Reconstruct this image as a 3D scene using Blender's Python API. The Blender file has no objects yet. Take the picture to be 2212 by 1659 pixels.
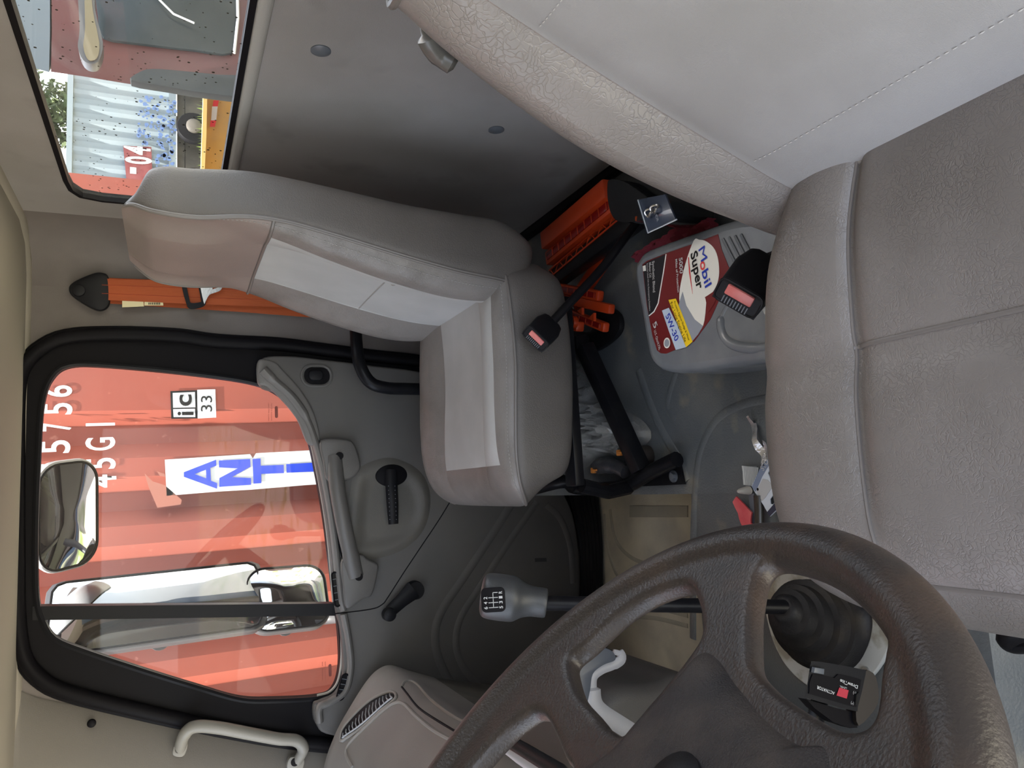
import bpy, bmesh, math, random
from mathutils import Vector, Matrix, noise
random.seed(7)
S = bpy.context.scene
COL = S.collection
PI = math.pi
# ------------------------------------------------------------------ camera
F_PX = 1597.0
PITCH, YAW = math.radians(24.9), math.radians(8.08)
CAM = Vector((0, 0, 1.09))
FW = Vector((math.sin(YAW)*math.cos(PITCH), math.cos(YAW)*math.cos(PITCH), -math.sin(PITCH)))
RT = Vector((math.cos(YAW), -math.sin(YAW), 0))
UP = RT.cross(FW)
cd = bpy.data.cameras.new('camera'); cam = bpy.data.objects.new('camera', cd); COL.objects.link(cam)
cd.sensor_fit = 'HORIZONTAL'; cd.sensor_width = 36.0; cd.lens = 36.0*F_PX/2212.0
cd.clip_start = 0.02; cd.clip_end = 300
# the phone is held turned a quarter: its long side runs up the cab, picture left = up
ix, iy = -UP, RT                       # image right, image up
M = Matrix((ix, iy, -FW)).transposed().to_4x4(); M.translation = CAM
cam.matrix_world = M
S.camera = cam
# ------------------------------------------------------------------ light
S.view_settings.view_transform = 'Standard'; S.view_settings.look = 'None'
S.view_settings.gamma = 1; S.view_settings.use_curve_mapping = False
S.view_settings.exposure = 3.3
wd = bpy.data.worlds.new('sky'); S.world = wd; wd.use_nodes = True
wn = wd.node_tree; bg = wn.nodes['Background']
sky = wn.nodes.new('ShaderNodeTexSky'); sky.sky_type = 'NISHITA'; sky.sun_disc = False
sky.sun_elevation = math.radians(58); sky.sun_rotation = math.radians(60); sky.air_density = 1.0; sky.dust_density = 3.0
hz = wn.nodes.new('ShaderNodeMix'); hz.data_type = 'RGBA'; hz.inputs[0].default_value = .45   # thin white cloud over the blue
wn.links.new(sky.outputs[0], hz.inputs[6]); hz.inputs[7].default_value = (6.0, 6.1, 6.3, 1)
wn.links.new(hz.outputs[2], bg.inputs[0]); bg.inputs[1].default_value = 0.085
sd = bpy.data.lights.new('sun', 'SUN'); sun = bpy.data.objects.new('sun', sd); COL.objects.link(sun)
sd.energy = 2.5; sd.angle = math.radians(1.2); sd.color = (1, .95, .86)
sun.rotation_euler = Vector((-0.35, -0.13, 0.93)).to_track_quat('Z', 'Y').to_euler()
sun['label'] = 'midday sun'
# ------------------------------------------------------------------ pixel -> point on a real plane
def ray(x, y): return RT*(829.5-y) + UP*(1106-x) + FW*F_PX
def at(x, y, Y=None, Z=None, X=None, P=None, N=None):
    d = ray(x, y)
    if P is not None: t = (Vector(P)-CAM).dot(N)/d.dot(N)
    elif Y is not None: t = (Y-CAM.y)/d.y
    elif Z is not None: t = (Z-CAM.z)/d.z
    else: t = (X-CAM.x)/d.x
    return CAM + d*t
def ats(l, **k): return [at(a, b, **k) for a, b in l]
# ------------------------------------------------------------------ materials
MATS = {}
def mat(name, col, rough=.5, metal=0, bump=0, bscale=60, bkind='noise', col2=None, cscale=4, cth=(.4, .65), col3=None, c3scale=30, c3th=(.6, .7), spec=.5, coat=0, stretch=None, alpha=1, emit=None, sheen=0):
    if name in MATS: return MATS[name]
    m = bpy.data.materials.new(name); m.use_nodes = True; nt = m.node_tree; b = nt.nodes['Principled BSDF']
    L = nt.links.new
    b.inputs['Base Color'].default_value = (*col, 1); b.inputs['Roughness'].default_value = rough
    b.inputs['Metallic'].default_value = metal; b.inputs['Specular IOR Level'].default_value = spec
    b.inputs['Coat Weight'].default_value = coat; b.inputs['Alpha'].default_value = alpha
    b.inputs['Sheen Weight'].default_value = sheen
    if emit: b.inputs['Emission Color'].default_value = (*emit, 1); b.inputs['Emission Strength'].default_value = 1
    tc = nt.nodes.new('ShaderNodeTexCoord'); src = tc.outputs['Object']
    if stretch:
        mp = nt.nodes.new('ShaderNodeMapping'); mp.inputs['Scale'].default_value = stretch; L(src, mp.inputs[0]); src = mp.outputs[0]
    cur = None
    def layer(cur, base, colr, scale, th, det=6):
        n = nt.nodes.new('ShaderNodeTexNoise'); n.inputs['Scale'].default_value = scale; n.inputs['Detail'].default_value = det
        L(src, n.inputs['Vector'])
        r = nt.nodes.new('ShaderNodeMapRange'); r.inputs[1].default_value = th[0]; r.inputs[2].default_value = th[1]; L(n.outputs['Fac'], r.inputs[0])
        mx = nt.nodes.new('ShaderNodeMix'); mx.data_type = 'RGBA'; L(r.outputs[0], mx.inputs[0])
        if cur is None: mx.inputs[6].default_value = (*base, 1)
        else: L(cur, mx.inputs[6])
        mx.inputs[7].default_value = (*colr, 1)
        return mx.outputs[2]
    if col2: cur = layer(cur, col, col2, cscale, cth)
    if col3: cur = layer(cur, col, col3, c3scale, c3th, 3)
    if cur is not None: L(cur, b.inputs['Base Color'])
    if bump:
        if bkind == 'noise':
            n = nt.nodes.new('ShaderNodeTexNoise'); n.inputs['Scale'].default_value = bscale; n.inputs['Detail'].default_value = 4; o = n.outputs['Fac']; L(src, n.inputs['Vector'])
        else:
            w = nt.nodes.new('ShaderNodeTexNoise'); w.inputs['Scale'].default_value = bscale*.35; L(src, w.inputs['Vector'])
            ad = nt.nodes.new('ShaderNodeMixRGB'); ad.blend_type = 'ADD'; ad.inputs[0].default_value = .03; L(src, ad.inputs[1]); L(w.outputs['Color'], ad.inputs[2])
            v = nt.nodes.new('ShaderNodeTexVoronoi'); v.feature = 'DISTANCE_TO_EDGE'; v.inputs['Scale'].default_value = bscale; L(ad.outputs[0], v.inputs['Vector'])
            mr = nt.nodes.new('ShaderNodeMapRange'); mr.inputs[1].default_value = 0; mr.inputs[2].default_value = .12; L(v.outputs['Distance'], mr.inputs[0]); 
            n2 = nt.nodes.new('ShaderNodeTexNoise'); n2.inputs['Scale'].default_value = bscale*.12; L(src, n2.inputs['Vector'])
            mr2 = nt.nodes.new('ShaderNodeMapRange'); mr2.inputs[1].default_value = .25; mr2.inputs[2].default_value = .8; L(n2.outputs['Fac'], mr2.inputs[0])
            mm = nt.nodes.new('ShaderNodeMix'); mm.data_type = 'FLOAT'; L(mr2.outputs[0], mm.inputs[0]); mm.inputs[2].default_value = 1; L(mr.outputs[0], mm.inputs[3]); o = mm.outputs[0]
        bp = nt.nodes.new('ShaderNodeBump'); bp.inputs['Strength'].default_value = bump; bp.inputs['Distance'].default_value = .0009 if bkind == 'crack' else .002
        L(o, bp.inputs['Height']); L(bp.outputs[0], b.inputs['Normal'])
    MATS[name] = m
    return m
def glass(name, tint=(1, 1, 1), dirt=0., specks=0., refl=.07, dirtcol=(.6, .62, .62)):
    m = bpy.data.materials.new(name); m.use_nodes = True; nt = m.node_tree; nt.nodes.clear(); L = nt.links.new
    out = nt.nodes.new('ShaderNodeOutputMaterial'); tr = nt.nodes.new('ShaderNodeBsdfTransparent'); tr.inputs[0].default_value = (*tint, 1)
    gl = nt.nodes.new('ShaderNodeBsdfGlossy'); gl.inputs['Roughness'].default_value = .01
    mx = nt.nodes.new('ShaderNodeMixShader'); mx.inputs[0].default_value = refl; L(tr.outputs[0], mx.inputs[1]); L(gl.outputs[0], mx.inputs[2])
    cur = mx
    tc = nt.nodes.new('ShaderNodeTexCoord')
    if dirt:
        df = nt.nodes.new('ShaderNodeBsdfDiffuse'); df.inputs[0].default_value = (*dirtcol, 1)
        n = nt.nodes.new('ShaderNodeTexNoise'); n.inputs['Scale'].default_value = 9; n.inputs['Detail'].default_value = 8; n.inputs['Roughness'].default_value = .7; L(tc.outputs['Object'], n.inputs[0])
        r = nt.nodes.new('ShaderNodeMapRange'); r.inputs[1].default_value = .35; r.inputs[2].default_value = .8; r.inputs[3].default_value = dirt*.4; r.inputs[4].default_value = dirt*1.8; L(n.outputs[0], r.inputs[0])
        m2 = nt.nodes.new('ShaderNodeMixShader'); L(r.outputs[0], m2.inputs[0]); L(cur.outputs[0], m2.inputs[1]); L(df.outputs[0], m2.inputs[2]); cur = m2
    if specks:
        df = nt.nodes.new('ShaderNodeBsdfDiffuse'); df.inputs[0].default_value = (.05, .045, .035, 1)
        v = nt.nodes.new('ShaderNodeTexVoronoi'); v.inputs['Scale'].default_value = 110; L(tc.outputs['Object'], v.inputs[0])
        n = nt.nodes.new('ShaderNodeTexNoise'); n.inputs['Scale'].default_value = 12; L(tc.outputs['Object'], n.inputs[0])
        a = nt.nodes.new('ShaderNodeMath'); a.operation = 'MULTIPLY'; L(n.outputs[0], a.inputs[0]); a.inputs[1].default_value = specks*3.2
        l = nt.nodes.new('ShaderNodeMath'); l.operation = 'LESS_THAN'; L(v.outputs['Distance'], l.inputs[0]); L(a.outputs[0], l.inputs[1])
        m2 = nt.nodes.new('ShaderNodeMixShader'); sepc = nt.nodes.new('ShaderNodeSeparateColor'); L(v.outputs['Color'], sepc.inputs[0])
        g_ = nt.nodes.new('ShaderNodeMath'); g_.operation = 'GREATER_THAN'; L(sepc.outputs[0], g_.inputs[0]); g_.inputs[1].default_value = .72
        mu = nt.nodes.new('ShaderNodeMath'); mu.operation = 'MULTIPLY'; L(l.outputs[0], mu.inputs[0]); L(g_.outputs[0], mu.inputs[1])
        L(mu.outputs[0], m2.inputs[0]); L(cur.outputs[0], m2.inputs[1]); L(df.outputs[0], m2.inputs[2]); cur = m2
    L(cur.outputs[0], out.inputs[0]); MATS[name] = m
    return m
# ------------------------------------------------------------------ object helpers
WL = {}
def thing(name, label, cat, loc=(0, 0, 0), group=None):
    o = bpy.data.objects.new(name, None); COL.objects.link(o); o.location = loc; o.empty_display_size = .05
    o['label'] = label; o['category'] = cat
    if group: o['group'] = group
    WL[o.name] = Vector(loc); return o
def tag(o, label, cat, group=None):
    o['label'] = label; o['category'] = cat
    if group: o['group'] = group
    return o
def struct(o): o['kind'] = 'structure'; return o
def link_bm(name, bm, m, parent=None, smooth=40, label=None, kind=None):
    off = WL.get(parent.name, Vector()) if parent else Vector()
    bmesh.ops.recalc_face_normals(bm, faces=bm.faces)
    me = bpy.data.meshes.new(name); bm.to_mesh(me); bm.free()
    return link_me(name, me, m, parent, smooth, label, kind)
def link_me(name, me, m, parent=None, smooth=40, label=None, kind=None):
    off = WL.get(parent.name, Vector()) if parent else None
    if off is None:
        n = len(me.vertices)
        if n:
            mn = Vector((min(v.co[i] for v in me.vertices) for i in range(3))); mx = Vector((max(v.co[i] for v in me.vertices) for i in range(3)))
            loc = Vector(((mn.x+mx.x)/2, (mn.y+mx.y)/2, mn.z))
        else: loc = Vector()
        off = loc
    else: loc = Vector()
    me.transform(Matrix.Translation(-off))
    if smooth:
        me.shade_smooth(); me.set_sharp_from_angle(angle=math.radians(smooth))
    o = bpy.data.objects.new(name, me); COL.objects.link(o)
    if m is not None: me.materials.append(m)
    if parent is not None:
        o.parent = parent; WL[o.name] = off
    else:
        o.location = loc; WL[o.name] = loc
    if label: o['label'] = label
    if kind: o['kind'] = kind
    return o
def nb(): return bmesh.new()
def V(*a): return Vector(a)
def catmull(pts, n=8, closed=False):
    P = [Vector(p) for p in pts]; out = []; N = len(P)
    rng = range(N) if closed else range(N-1)
    for i in rng:
        p0 = P[(i-1) % N] if closed or i > 0 else P[0]*2-P[1]
        p1 = P[i]; p2 = P[(i+1) % N]
        p3 = P[(i+2) % N] if closed or i < N-2 else P[-1]*2-P[-2]
        for k in range(n):
            t = k/n
            out.append(.5*((2*p1)+(p2-p0)*t+(2*p0-5*p1+4*p2-p3)*t*t+(3*p1-p0-3*p2+p3)*t**3))
    if not closed: out.append(P[-1].copy())
    return out
def resample(loop, n, closed=True):
    L = loop+[loop[0]] if closed else loop
    d = [0]
    for i in range(len(L)-1): d.append(d[-1]+(L[i+1]-L[i]).length)
    out = []; j = 0
    for k in range(n):
        s = d[-1]*k/(n if closed else n-1)
        while j < len(d)-2 and d[j+1] < s: j += 1
        t = (s-d[j])/max(1e-9, d[j+1]-d[j]); out.append(L[j].lerp(L[j+1], min(1, t)))
    return out
def tube(bm, path, r, seg=10, closed=False, caps=True, flat=1.0, updir=None):
    P = [Vector(p) for p in path]; n = len(P); rings = []
    prev = None
    for i in range(n):
        a = P[(i-1) % n] if closed or i > 0 else P[0]; b = P[(i+1) % n] if closed or i < n-1 else P[-1]
        t = (b-a).normalized()
        if updir is not None: u = Vector(updir)
        elif prev is None: u = V(0, 0, 1) if abs(t.z) < .9 else V(0, 1, 0)
        else: u = prev
        u = (u - t*u.dot(t)).normalized(); prev = u; w = t.cross(u)
        rr = r[i] if isinstance(r, (list, tuple)) else r
        rings.append([bm.verts.new(P[i]+(u*math.cos(2*PI*k/seg)*flat+w*math.sin(2*PI*k/seg))*rr) for k in range(seg)])
    m = n if closed else n-1
    for i in range(m):
        A, B = rings[i], rings[(i+1) % n]
        for k in range(seg): bm.faces.new((A[k], A[(k+1) % seg], B[(k+1) % seg], B[k]))
    if not closed and caps:
        bm.faces.new(rings[0][::-1]); bm.faces.new(rings[-1])
def prism(bm, loop, vec, bev=0, seg=2):
    vec = Vector(vec); b2 = nb()
    A = [b2.verts.new(p) for p in loop]; f = b2.faces.new(A)
    r = bmesh.ops.extrude_face_region(b2, geom=[f]); vs = [e for e in r['geom'] if isinstance(e, bmesh.types.BMVert)]
    bmesh.ops.translate(b2, vec=vec, verts=vs)
    if bev:
        fs = [e for e in r['geom'] if isinstance(e, bmesh.types.BMFace)]
        es = {e for f in fs for e in f.edges}
        bmesh.ops.bevel(b2, geom=list(es), offset=bev, segments=seg, affect='EDGES', profile=.5, clamp_overlap=True)
    bmesh.ops.recalc_face_normals(b2, faces=b2.faces)
    me = bpy.data.meshes.new('t'); b2.to_mesh(me); b2.free(); bm.from_mesh(me); bpy.data.meshes.remove(me)
def box(bm, c, s, rot=None, bev=0, seg=2):
    b2 = nb(); bmesh.ops.create_cube(b2, size=1); 
    bmesh.ops.scale(b2, vec=s, verts=b2.verts)
    if bev: bmesh.ops.bevel(b2, geom=list(b2.edges), offset=bev, segments=seg, affect='EDGES', profile=.5)
    if rot is not None: bmesh.ops.transform(b2, matrix=rot.to_4x4(), verts=b2.verts)
    bmesh.ops.translate(b2, vec=c, verts=b2.verts)
    me = bpy.data.meshes.new('t'); b2.to_mesh(me); b2.free(); bm.from_mesh(me); bpy.data.meshes.remove(me)
def frame(x, z):           # rotation with local x along x, local z ~ z
    x = Vector(x).normalized(); z = Vector(z); z = (z-x*z.dot(x)).normalized(); y = z.cross(x)
    return Matrix((x, y, z)).transposed()
def disc(bm, c, n, r, h, seg=24, dome=0):
    R = Vector(n).to_track_quat('Z', 'Y').to_matrix(); c = Vector(c)
    pr = [(r, 0), (r, h*.7), (r*.93, h)] + ([(r*.6, h+dome*.7), (r*.25, h+dome)] if dome else [])
    rings = [[bm.verts.new(c+R@V(a*math.cos(2*PI*k/seg), a*math.sin(2*PI*k/seg), z)) for k in range(seg)] for a, z in pr]
    for A, B in zip(rings, rings[1:]):
        for k in range(seg): bm.faces.new((A[k], A[(k+1) % seg], B[(k+1) % seg], B[k]))
    bm.faces.new(rings[-1]); bm.faces.new(rings[0][::-1])
def lathe(bm, path, radii, seg=24):   # rings along a path
    tube(bm, path, radii, seg)
def ringmesh(bm, outer, inner, vec, n=160, bev=0):
    o = resample(outer, n); i = resample(inner, n)
    c = sum(i, Vector())/n
    k = min(range(n), key=lambda q: (i[q]-o[0]).length); i = i[k:]+i[:k]
    if (o[n//4]-i[n//4]).length > (o[n//4]-i[-(n//4)]).length: i = [i[0]]+i[1:][::-1]
    vec = Vector(vec)
    vs = [[bm.verts.new(p) for p in L] for L in (o, i, [p+vec for p in i], [p+vec for p in o])]
    for a, b in ((0, 1), (1, 2), (2, 3), (3, 0)):
        for q in range(n): bm.faces.new((vs[a][q], vs[a][(q+1) % n], vs[b][(q+1) % n], vs[b][q]))
def rrect(c, x, y, w, h, r, n=5):
    c, x, y = Vector(c), Vector(x).normalized(), Vector(y).normalized(); out = []
    for (sx, sy, a0) in ((1, 1, 0), (-1, 1, 90), (-1, -1, 180), (1, -1, 270)):
        for k in range(n+1):
            a = math.radians(a0+90*k/n)
            out.append(c+x*(sx*(w/2-r)+r*math.cos(a))+y*(sy*(h/2-r)+r*math.sin(a)))
    return out
def ellipse(c, x, y, a, b, n=32): return [Vector(c)+Vector(x).normalized()*a*math.cos(2*PI*k/n)+Vector(y).normalized()*b*math.sin(2*PI*k/n) for k in range(n)]
def text(name, s, start, end, normal, m, parent, h=None, bold=0, thick=.0004, lift=.0006, shear=0, label=None, stack=False):
    """lettering from point start to point end along its baseline; h = height of a capital"""
    cu = bpy.data.curves.new(name, 'FONT'); cu.body = s; cu.size = 1; cu.offset = bold; cu.shear = shear; cu.resolution_u = 4
    o = bpy.data.objects.new('tmp', cu); COL.objects.link(o); bpy.context.view_layer.update()
    me = bpy.data.meshes.new_from_object(o.evaluated_get(bpy.context.evaluated_depsgraph_get()))
    bpy.data.objects.remove(o); bpy.data.curves.remove(cu)
    xs = [v.co.x for v in me.vertices]; ys = [v.co.y for v in me.vertices]
    x0, x1 = min(xs), max(xs); caph = .69
    start, end = Vector(start), Vector(end); X = end-start; w = X.length; X.normalize(); N = Vector(normal).normalized()
    N = (N-X*N.dot(X)).normalized(); Y = N.cross(X); sx = w/(x1-x0); sy = (h/caph) if h else sx
    for v in me.vertices: v.co = start+X*((v.co.x-x0)*sx)+Y*(v.co.y*sy)+N*lift
    me.name = name
    return link_me(name, me, m, parent, 0, label)
def decal(name, loop, normal, m, parent, lift=.0004, thick=.0003, label=None):
    bm = nb(); N = Vector(normal).normalized(); prism(bm, [p+N*lift for p in loop], N*thick)
    return link_bm(name, bm, m, parent, 0, label)

def sp(cu, pts):
    s = cu.splines.new('POLY'); s.points.add(len(pts)-1)
    for i, p in enumerate(pts): s.points[i].co = (p[0], p[1], 0, 1)
    s.use_cyclic_u = True
def curve_mesh(cu, X, Y, N, O):
    o = bpy.data.objects.new('tmp', cu); COL.objects.link(o); bpy.context.view_layer.update()
    me = bpy.data.meshes.new_from_object(o.evaluated_get(bpy.context.evaluated_depsgraph_get())); bpy.data.objects.remove(o); bpy.data.curves.remove(cu)
    for v in me.vertices: c = v.co.copy(); v.co = Vector(O)+Vector(X)*c.x+Vector(Y)*c.y+Vector(N)*c.z
    return me

def plate(name, outer, holes, N, th, m, parent=None, smooth=30, label=None, bevel=0):
    """flat sheet with holes; loops are world points lying in the plane with normal N; grows by th along N"""
    N = Vector(N).normalized(); O = outer[0].copy(); X = V(1, 0, 0) if abs(N.x) < .9 else V(0, 1, 0); X = (X-N*X.dot(N)).normalized(); Y = N.cross(X)
    cu = bpy.data.curves.new('t', 'CURVE'); cu.dimensions = '2D'; cu.fill_mode = 'BOTH'; cu.extrude = th/2-bevel; cu.bevel_depth = bevel; cu.bevel_resolution = 2
    for L in [outer]+holes: sp(cu, [((p-O).dot(X), (p-O).dot(Y)) for p in L])
    me = curve_mesh(cu, X, Y, N, O+N*th/2); me.name = name
    return link_me(name, me, m, parent, smooth, label)

# ------------------------------------------------------------------ palette
m_wall = mat('wall vinyl', (.29, .275, .268), .55, bump=.25, bscale=900, col2=(.25, .235, .225), cscale=5, col3=(.19, .18, .172), c3scale=8, c3th=(.62, .80))
m_side = mat('side trim vinyl', (.165, .146, .136), .6, bump=.25, bscale=900, col2=(.135, .117, .108), cscale=5)
m_ceil = mat('headliner', (.30, .275, .23), .8, bump=.2, bscale=500)
m_door = mat('door panel plastic', (.105, .10, .095), .5, bump=.3, bscale=1400, col2=(.12, .113, .105), cscale=6, spec=.28)
m_black = mat('black rubber', (.007, .0065, .008), .5, spec=.09)
m_blackp = mat('black plastic', (.012, .012, .014), .42, bump=.1, bscale=900, spec=.16)
m_blackm = mat('black painted steel', (.008, .008, .010), .32, col2=(.012, .012, .013), cscale=30, spec=.14)
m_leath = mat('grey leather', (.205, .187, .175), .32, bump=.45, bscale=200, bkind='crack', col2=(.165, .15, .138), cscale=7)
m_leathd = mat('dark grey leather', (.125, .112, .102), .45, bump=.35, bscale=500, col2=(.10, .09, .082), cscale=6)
m_leathc = mat('cushion leather', (.21, .192, .18), .30, bump=.5, bscale=300, bkind='crack', col2=(.165, .15, .138), cscale=9, cth=(.45, .7))
m_head = mat('headrest leather', (.25, .205, .185), .5, bump=.2, bscale=500, col2=(.21, .175, .16), cscale=6)
m_insert = mat('light grey fabric', (.40, .40, .39), .85, bump=.25, bscale=1500, col2=(.45, .45, .44), cscale=8)
m_insertd = mat('pale grey suede', (.345, .34, .337), .9, bump=.2, bscale=1500, col2=(.39, .386, .386), cscale=7, col3=(.31, .304, .295), c3scale=5, c3th=(.55, .75))
m_pipe = mat('seam piping', (.16, .145, .135), .4)
m_stitch = mat('stitching thread', (.32, .31, .29), .7)
m_mat = mat('rubber floor mat', (.09, .102, .112), .45, bump=.4, bscale=300, col2=(.135, .142, .142), cscale=6, col3=(.24, .22, .17), c3scale=14, c3th=(.60, .80))
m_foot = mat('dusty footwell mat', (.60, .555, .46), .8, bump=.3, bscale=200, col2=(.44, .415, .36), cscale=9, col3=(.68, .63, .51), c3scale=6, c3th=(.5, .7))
m_wheel = mat('steering wheel leather', (.036, .030, .028), .36, bump=.3, bscale=500, col2=(.062, .043, .033), cscale=14, cth=(.48, .68))
m_pad = mat('horn pad vinyl', (.022, .020, .022), .5, bump=.4, bscale=900, col2=(.055, .046, .042), cscale=22, col3=(.20, .17, .15), c3scale=16, c3th=(.66, .74))
m_dash = mat('dashboard vinyl', (.23, .215, .20), .5, bump=.25, bscale=800, col2=(.26, .245, .225), cscale=7)
m_dashd = mat('dashboard console', (.07, .065, .062), .5, bump=.2, bscale=900)
m_belt = mat('orange webbing', (.43, .085, .018), .7, bump=.3, bscale=600, stretch=(1, 1, .1), col2=(.36, .07, .016), cscale=25)
m_oran = mat('orange plastic', (.50, .050, .010), .35)
m_redre = mat('red reflector', (.22, .008, .008), .15)
m_chrome = mat('brushed steel', (.55, .54, .52), .28, metal=1, bump=.1, bscale=300)
m_pink = mat('faded red button', (.68, .22, .20), .4, col2=(.58, .14, .13), cscale=40)
m_cont = mat('red container paint', (.225, .044, .024), .65, bump=.1, bscale=30, col2=(.18, .038, .024), cscale=1.6, col3=(.30, .10, .065), c3scale=26, c3th=(.68, .78))
m_white = mat('white paint', (.50, .50, .50), .5, bump=0, col2=(.42, .41, .40), cscale=14, cth=(.5, .75))
m_wvin = mat('white vinyl sticker', (.48, .49, .50), .35)
m_blue = mat('blue vinyl', (.012, .04, .42), .35)
m_ink = mat('black ink', (.015, .015, .015), .5, spec=.1)
m_grey = mat('grey label', (.32, .33, .34), .4)
m_glass = glass('door glass', (.97, .98, .97), dirt=.018, refl=.015, dirtcol=(.8, .7, .62))
m_rglass = glass('rear glass', (.94, .95, .94), dirt=.06, specks=.13, refl=.03)
m_mirror = mat('mirror glass', (.58, .60, .63), .02, metal=1)

# ================================================================== CAB SHELL
YS = 1.93; XR = .63; ZC = 1.39
seal_px = [(470, 738), (380, 726), (250, 722), (150, 727), (95, 748), (52, 790), (38, 850), (36, 1000), (36, 1200), (38, 1330), (52, 1420), (95, 1472),
           (160, 1500), (300, 1535), (450, 1568), (600, 1596), (720, 1610), (900, 1625), (1090, 1600), (1230, 1500), (1262, 1380), (1272, 1250), (1262, 1130), (1232, 1050), (1150, 930), (1050, 830), (940, 788), (800, 770), (700, 757), (600, 745)]
seal = [Vector((p.x, YS, p.z)) for p in catmull(ats(seal_px, Y=1.91), 6, True)]
def shifted(loop, y): return [Vector((p.x, y, p.z)) for p in loop]
def rectloop(x0, x1, z0, z1, y, n=20):
    c = [V(x0, y, z0), V(x1, y, z0), V(x1, y, z1), V(x0, y, z1)]; out = []
    for i in range(4):
        for k in range(n): out.append(c[i].lerp(c[(i+1) % 4], k/n))
    return out
def polar_ring(bm, outer_box, inner, y, vec):
    """plate with a hole: rays from the hole's centre meet a rectangle, so the bridge never folds"""
    n = 200; I = resample(inner, n); c = sum(I, Vector())/n; x0, x1, z0, z1 = outer_box; O = []
    for p in I:
        d = p-c; t = 1e9
        if d.x > 1e-6: t = min(t, (x1-c.x)/d.x)
        if d.x < -1e-6: t = min(t, (x0-c.x)/d.x)
        if d.z > 1e-6: t = min(t, (z1-c.z)/d.z)
        if d.z < -1e-6: t = min(t, (z0-c.z)/d.z)
        O.append(c+d*t)
    vec = Vector(vec)
    vs = [[bm.verts.new(p) for p in L] for L in (O, I, [p+vec for p in I], [p+vec for p in O])]
    for a, b in ((0, 1), (1, 2), (2, 3), (3, 0)):
        for q in range(n):
            f = (vs[a][q], vs[a][(q+1) % n], vs[b][(q+1) % n], vs[b][q])
            try: bm.faces.new(f)
            except ValueError: pass
bm = nb(); polar_ring(bm, (-.74, .50, -.02, ZC+.02), seal, YS, (0, .05, 0))
struct(link_bm('wall_passenger', bm, m_side, None, 30))
# outer skin of the cab (seen in the mirrors)
m_skin = mat('pale blue cab paint', (.09, .15, .24), .25, coat=.5)
bm = nb(); polar_ring(bm, (-.95, .66, -.45, 1.46), shifted(seal, 1.99), 1.99, (0, .02, 0))
struct(link_bm('trim_1', bm, m_skin, None, 30))
# rear wall with rounded corner and a window opening
rw_in = [at(x, y, X=XR) for x, y in [(555, 0), (490, 370), (478, 400)]]
zb, zt, yf = .987, 1.277, 1.70
win = []
win += [V(XR, .30, zb+.0)]
win_c = [V(XR, .30, zb), V(XR, yf-.045, zb), V(XR, yf-.012, zb+.012), V(XR, yf, zb+.045), V(XR, yf-.002, zt-.06), V(XR, yf-.016, zt-.02), V(XR, yf-.05, zt-.004), V(XR, yf-.1, zt), V(XR, .30, zt), V(XR, .30, (zb+zt)/2)]
def dens(c, n=10):
    o = []
    for i in range(len(c)):
        k = max(1, int((c[i]-c[(i+1) % len(c)]).length/.02))
        for j in range(k): o.append(c[i].lerp(c[(i+1) % len(c)], j/k))
    return o
win = dens(win_c)
def yz_ring(bm, yb, inner, dx):
    n = len(inner); y0, y1, z0, z1 = yb; c = sum(inner, Vector())/n; O = []
    for p in inner:
        d = p-c; t = 1e9
        if d.y > 1e-6: t = min(t, (y1-c.y)/d.y)
        if d.y < -1e-6: t = min(t, (y0-c.y)/d.y)
        if d.z > 1e-6: t = min(t, (z1-c.z)/d.z)
        if d.z < -1e-6: t = min(t, (z0-c.z)/d.z)
        O.append(c+d*t)
    # make sure the four corners exist
    for (cy, cz) in ((y0, z0), (y1, z0), (y0, z1), (y1, z1)):
        k = min(range(n), key=lambda q: (O[q]-V(c.x, cy, cz)).length); O[k] = V(c.x, cy, cz)
    vec = V(dx, 0, 0)
    vs = [[bm.verts.new(p) for p in L] for L in (O, inner, [p+vec for p in inner], [p+vec for p in O])]
    for a, b in ((0, 1), (1, 2), (2, 3), (3, 0)):
        for q in range(n): bm.faces.new((vs[a][q], vs[a][(q+1) % n], vs[b][(q+1) % n], vs[b][q]))
bm = nb(); yz_ring(bm, (-.15, YS-.13, .20, ZC+.02), win, .014)
struct(link_bm('wall_rear', bm, m_wall, None, 30))
bm = nb()                       # rounded corner post between the rear and the side wall
prof = [V(XR, YS-.13, 0)]+[V(XR-.13+.13*math.cos(a), YS-.13+.13*math.sin(a), 0) for a in [PI/2*k/10 for k in range(11)]]
A = [bm.verts.new(p+V(0, 0, .20)) for p in prof]; B = [bm.verts.new(p+V(0, 0, ZC+.02)) for p in prof]
for i in range(len(prof)-1): bm.faces.new((A[i], A[i+1], B[i+1], B[i]))
r = bmesh.ops.extrude_face_region(bm, geom=list(bm.faces)); 
for v in [e for e in r['geom'] if isinstance(e, bmesh.types.BMVert)]: v.co += (v.co-V(XR-.13, YS-.13, v.co.z)).normalized()*.03
struct(link_bm('trim_2', bm, m_side, None, 40))
bm = nb(); box(bm, (-.1, .93, ZC+.025), (1.56, 2.22, .07)); struct(link_bm('ceiling', bm, m_ceil, None))
# soft curved headliner edge at the side and the rear
bm = nb()
tube(bm, [V(-.74, YS+.005, ZC+.015), V(.52, YS+.005, ZC+.015), V(.6, YS-.03, ZC+.015), V(XR+.005, YS-.12, ZC+.015), V(XR+.005, -.1, ZC+.015)], .034, 16)
struct(link_bm('trim_3', bm, m_ceil, None))
# driver side: door opening at the camera, post behind it
bm = nb(); box(bm, (.53, -.17, .6), (.34, .06, 1.75)); box(bm, (-.85, -.17, .4), (.3, .06, 1.3)); box(bm, (-.1, -.17, 1.50), (1.6, .08, .16)); struct(link_bm('wall_driver', bm, m_side, None))
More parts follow.
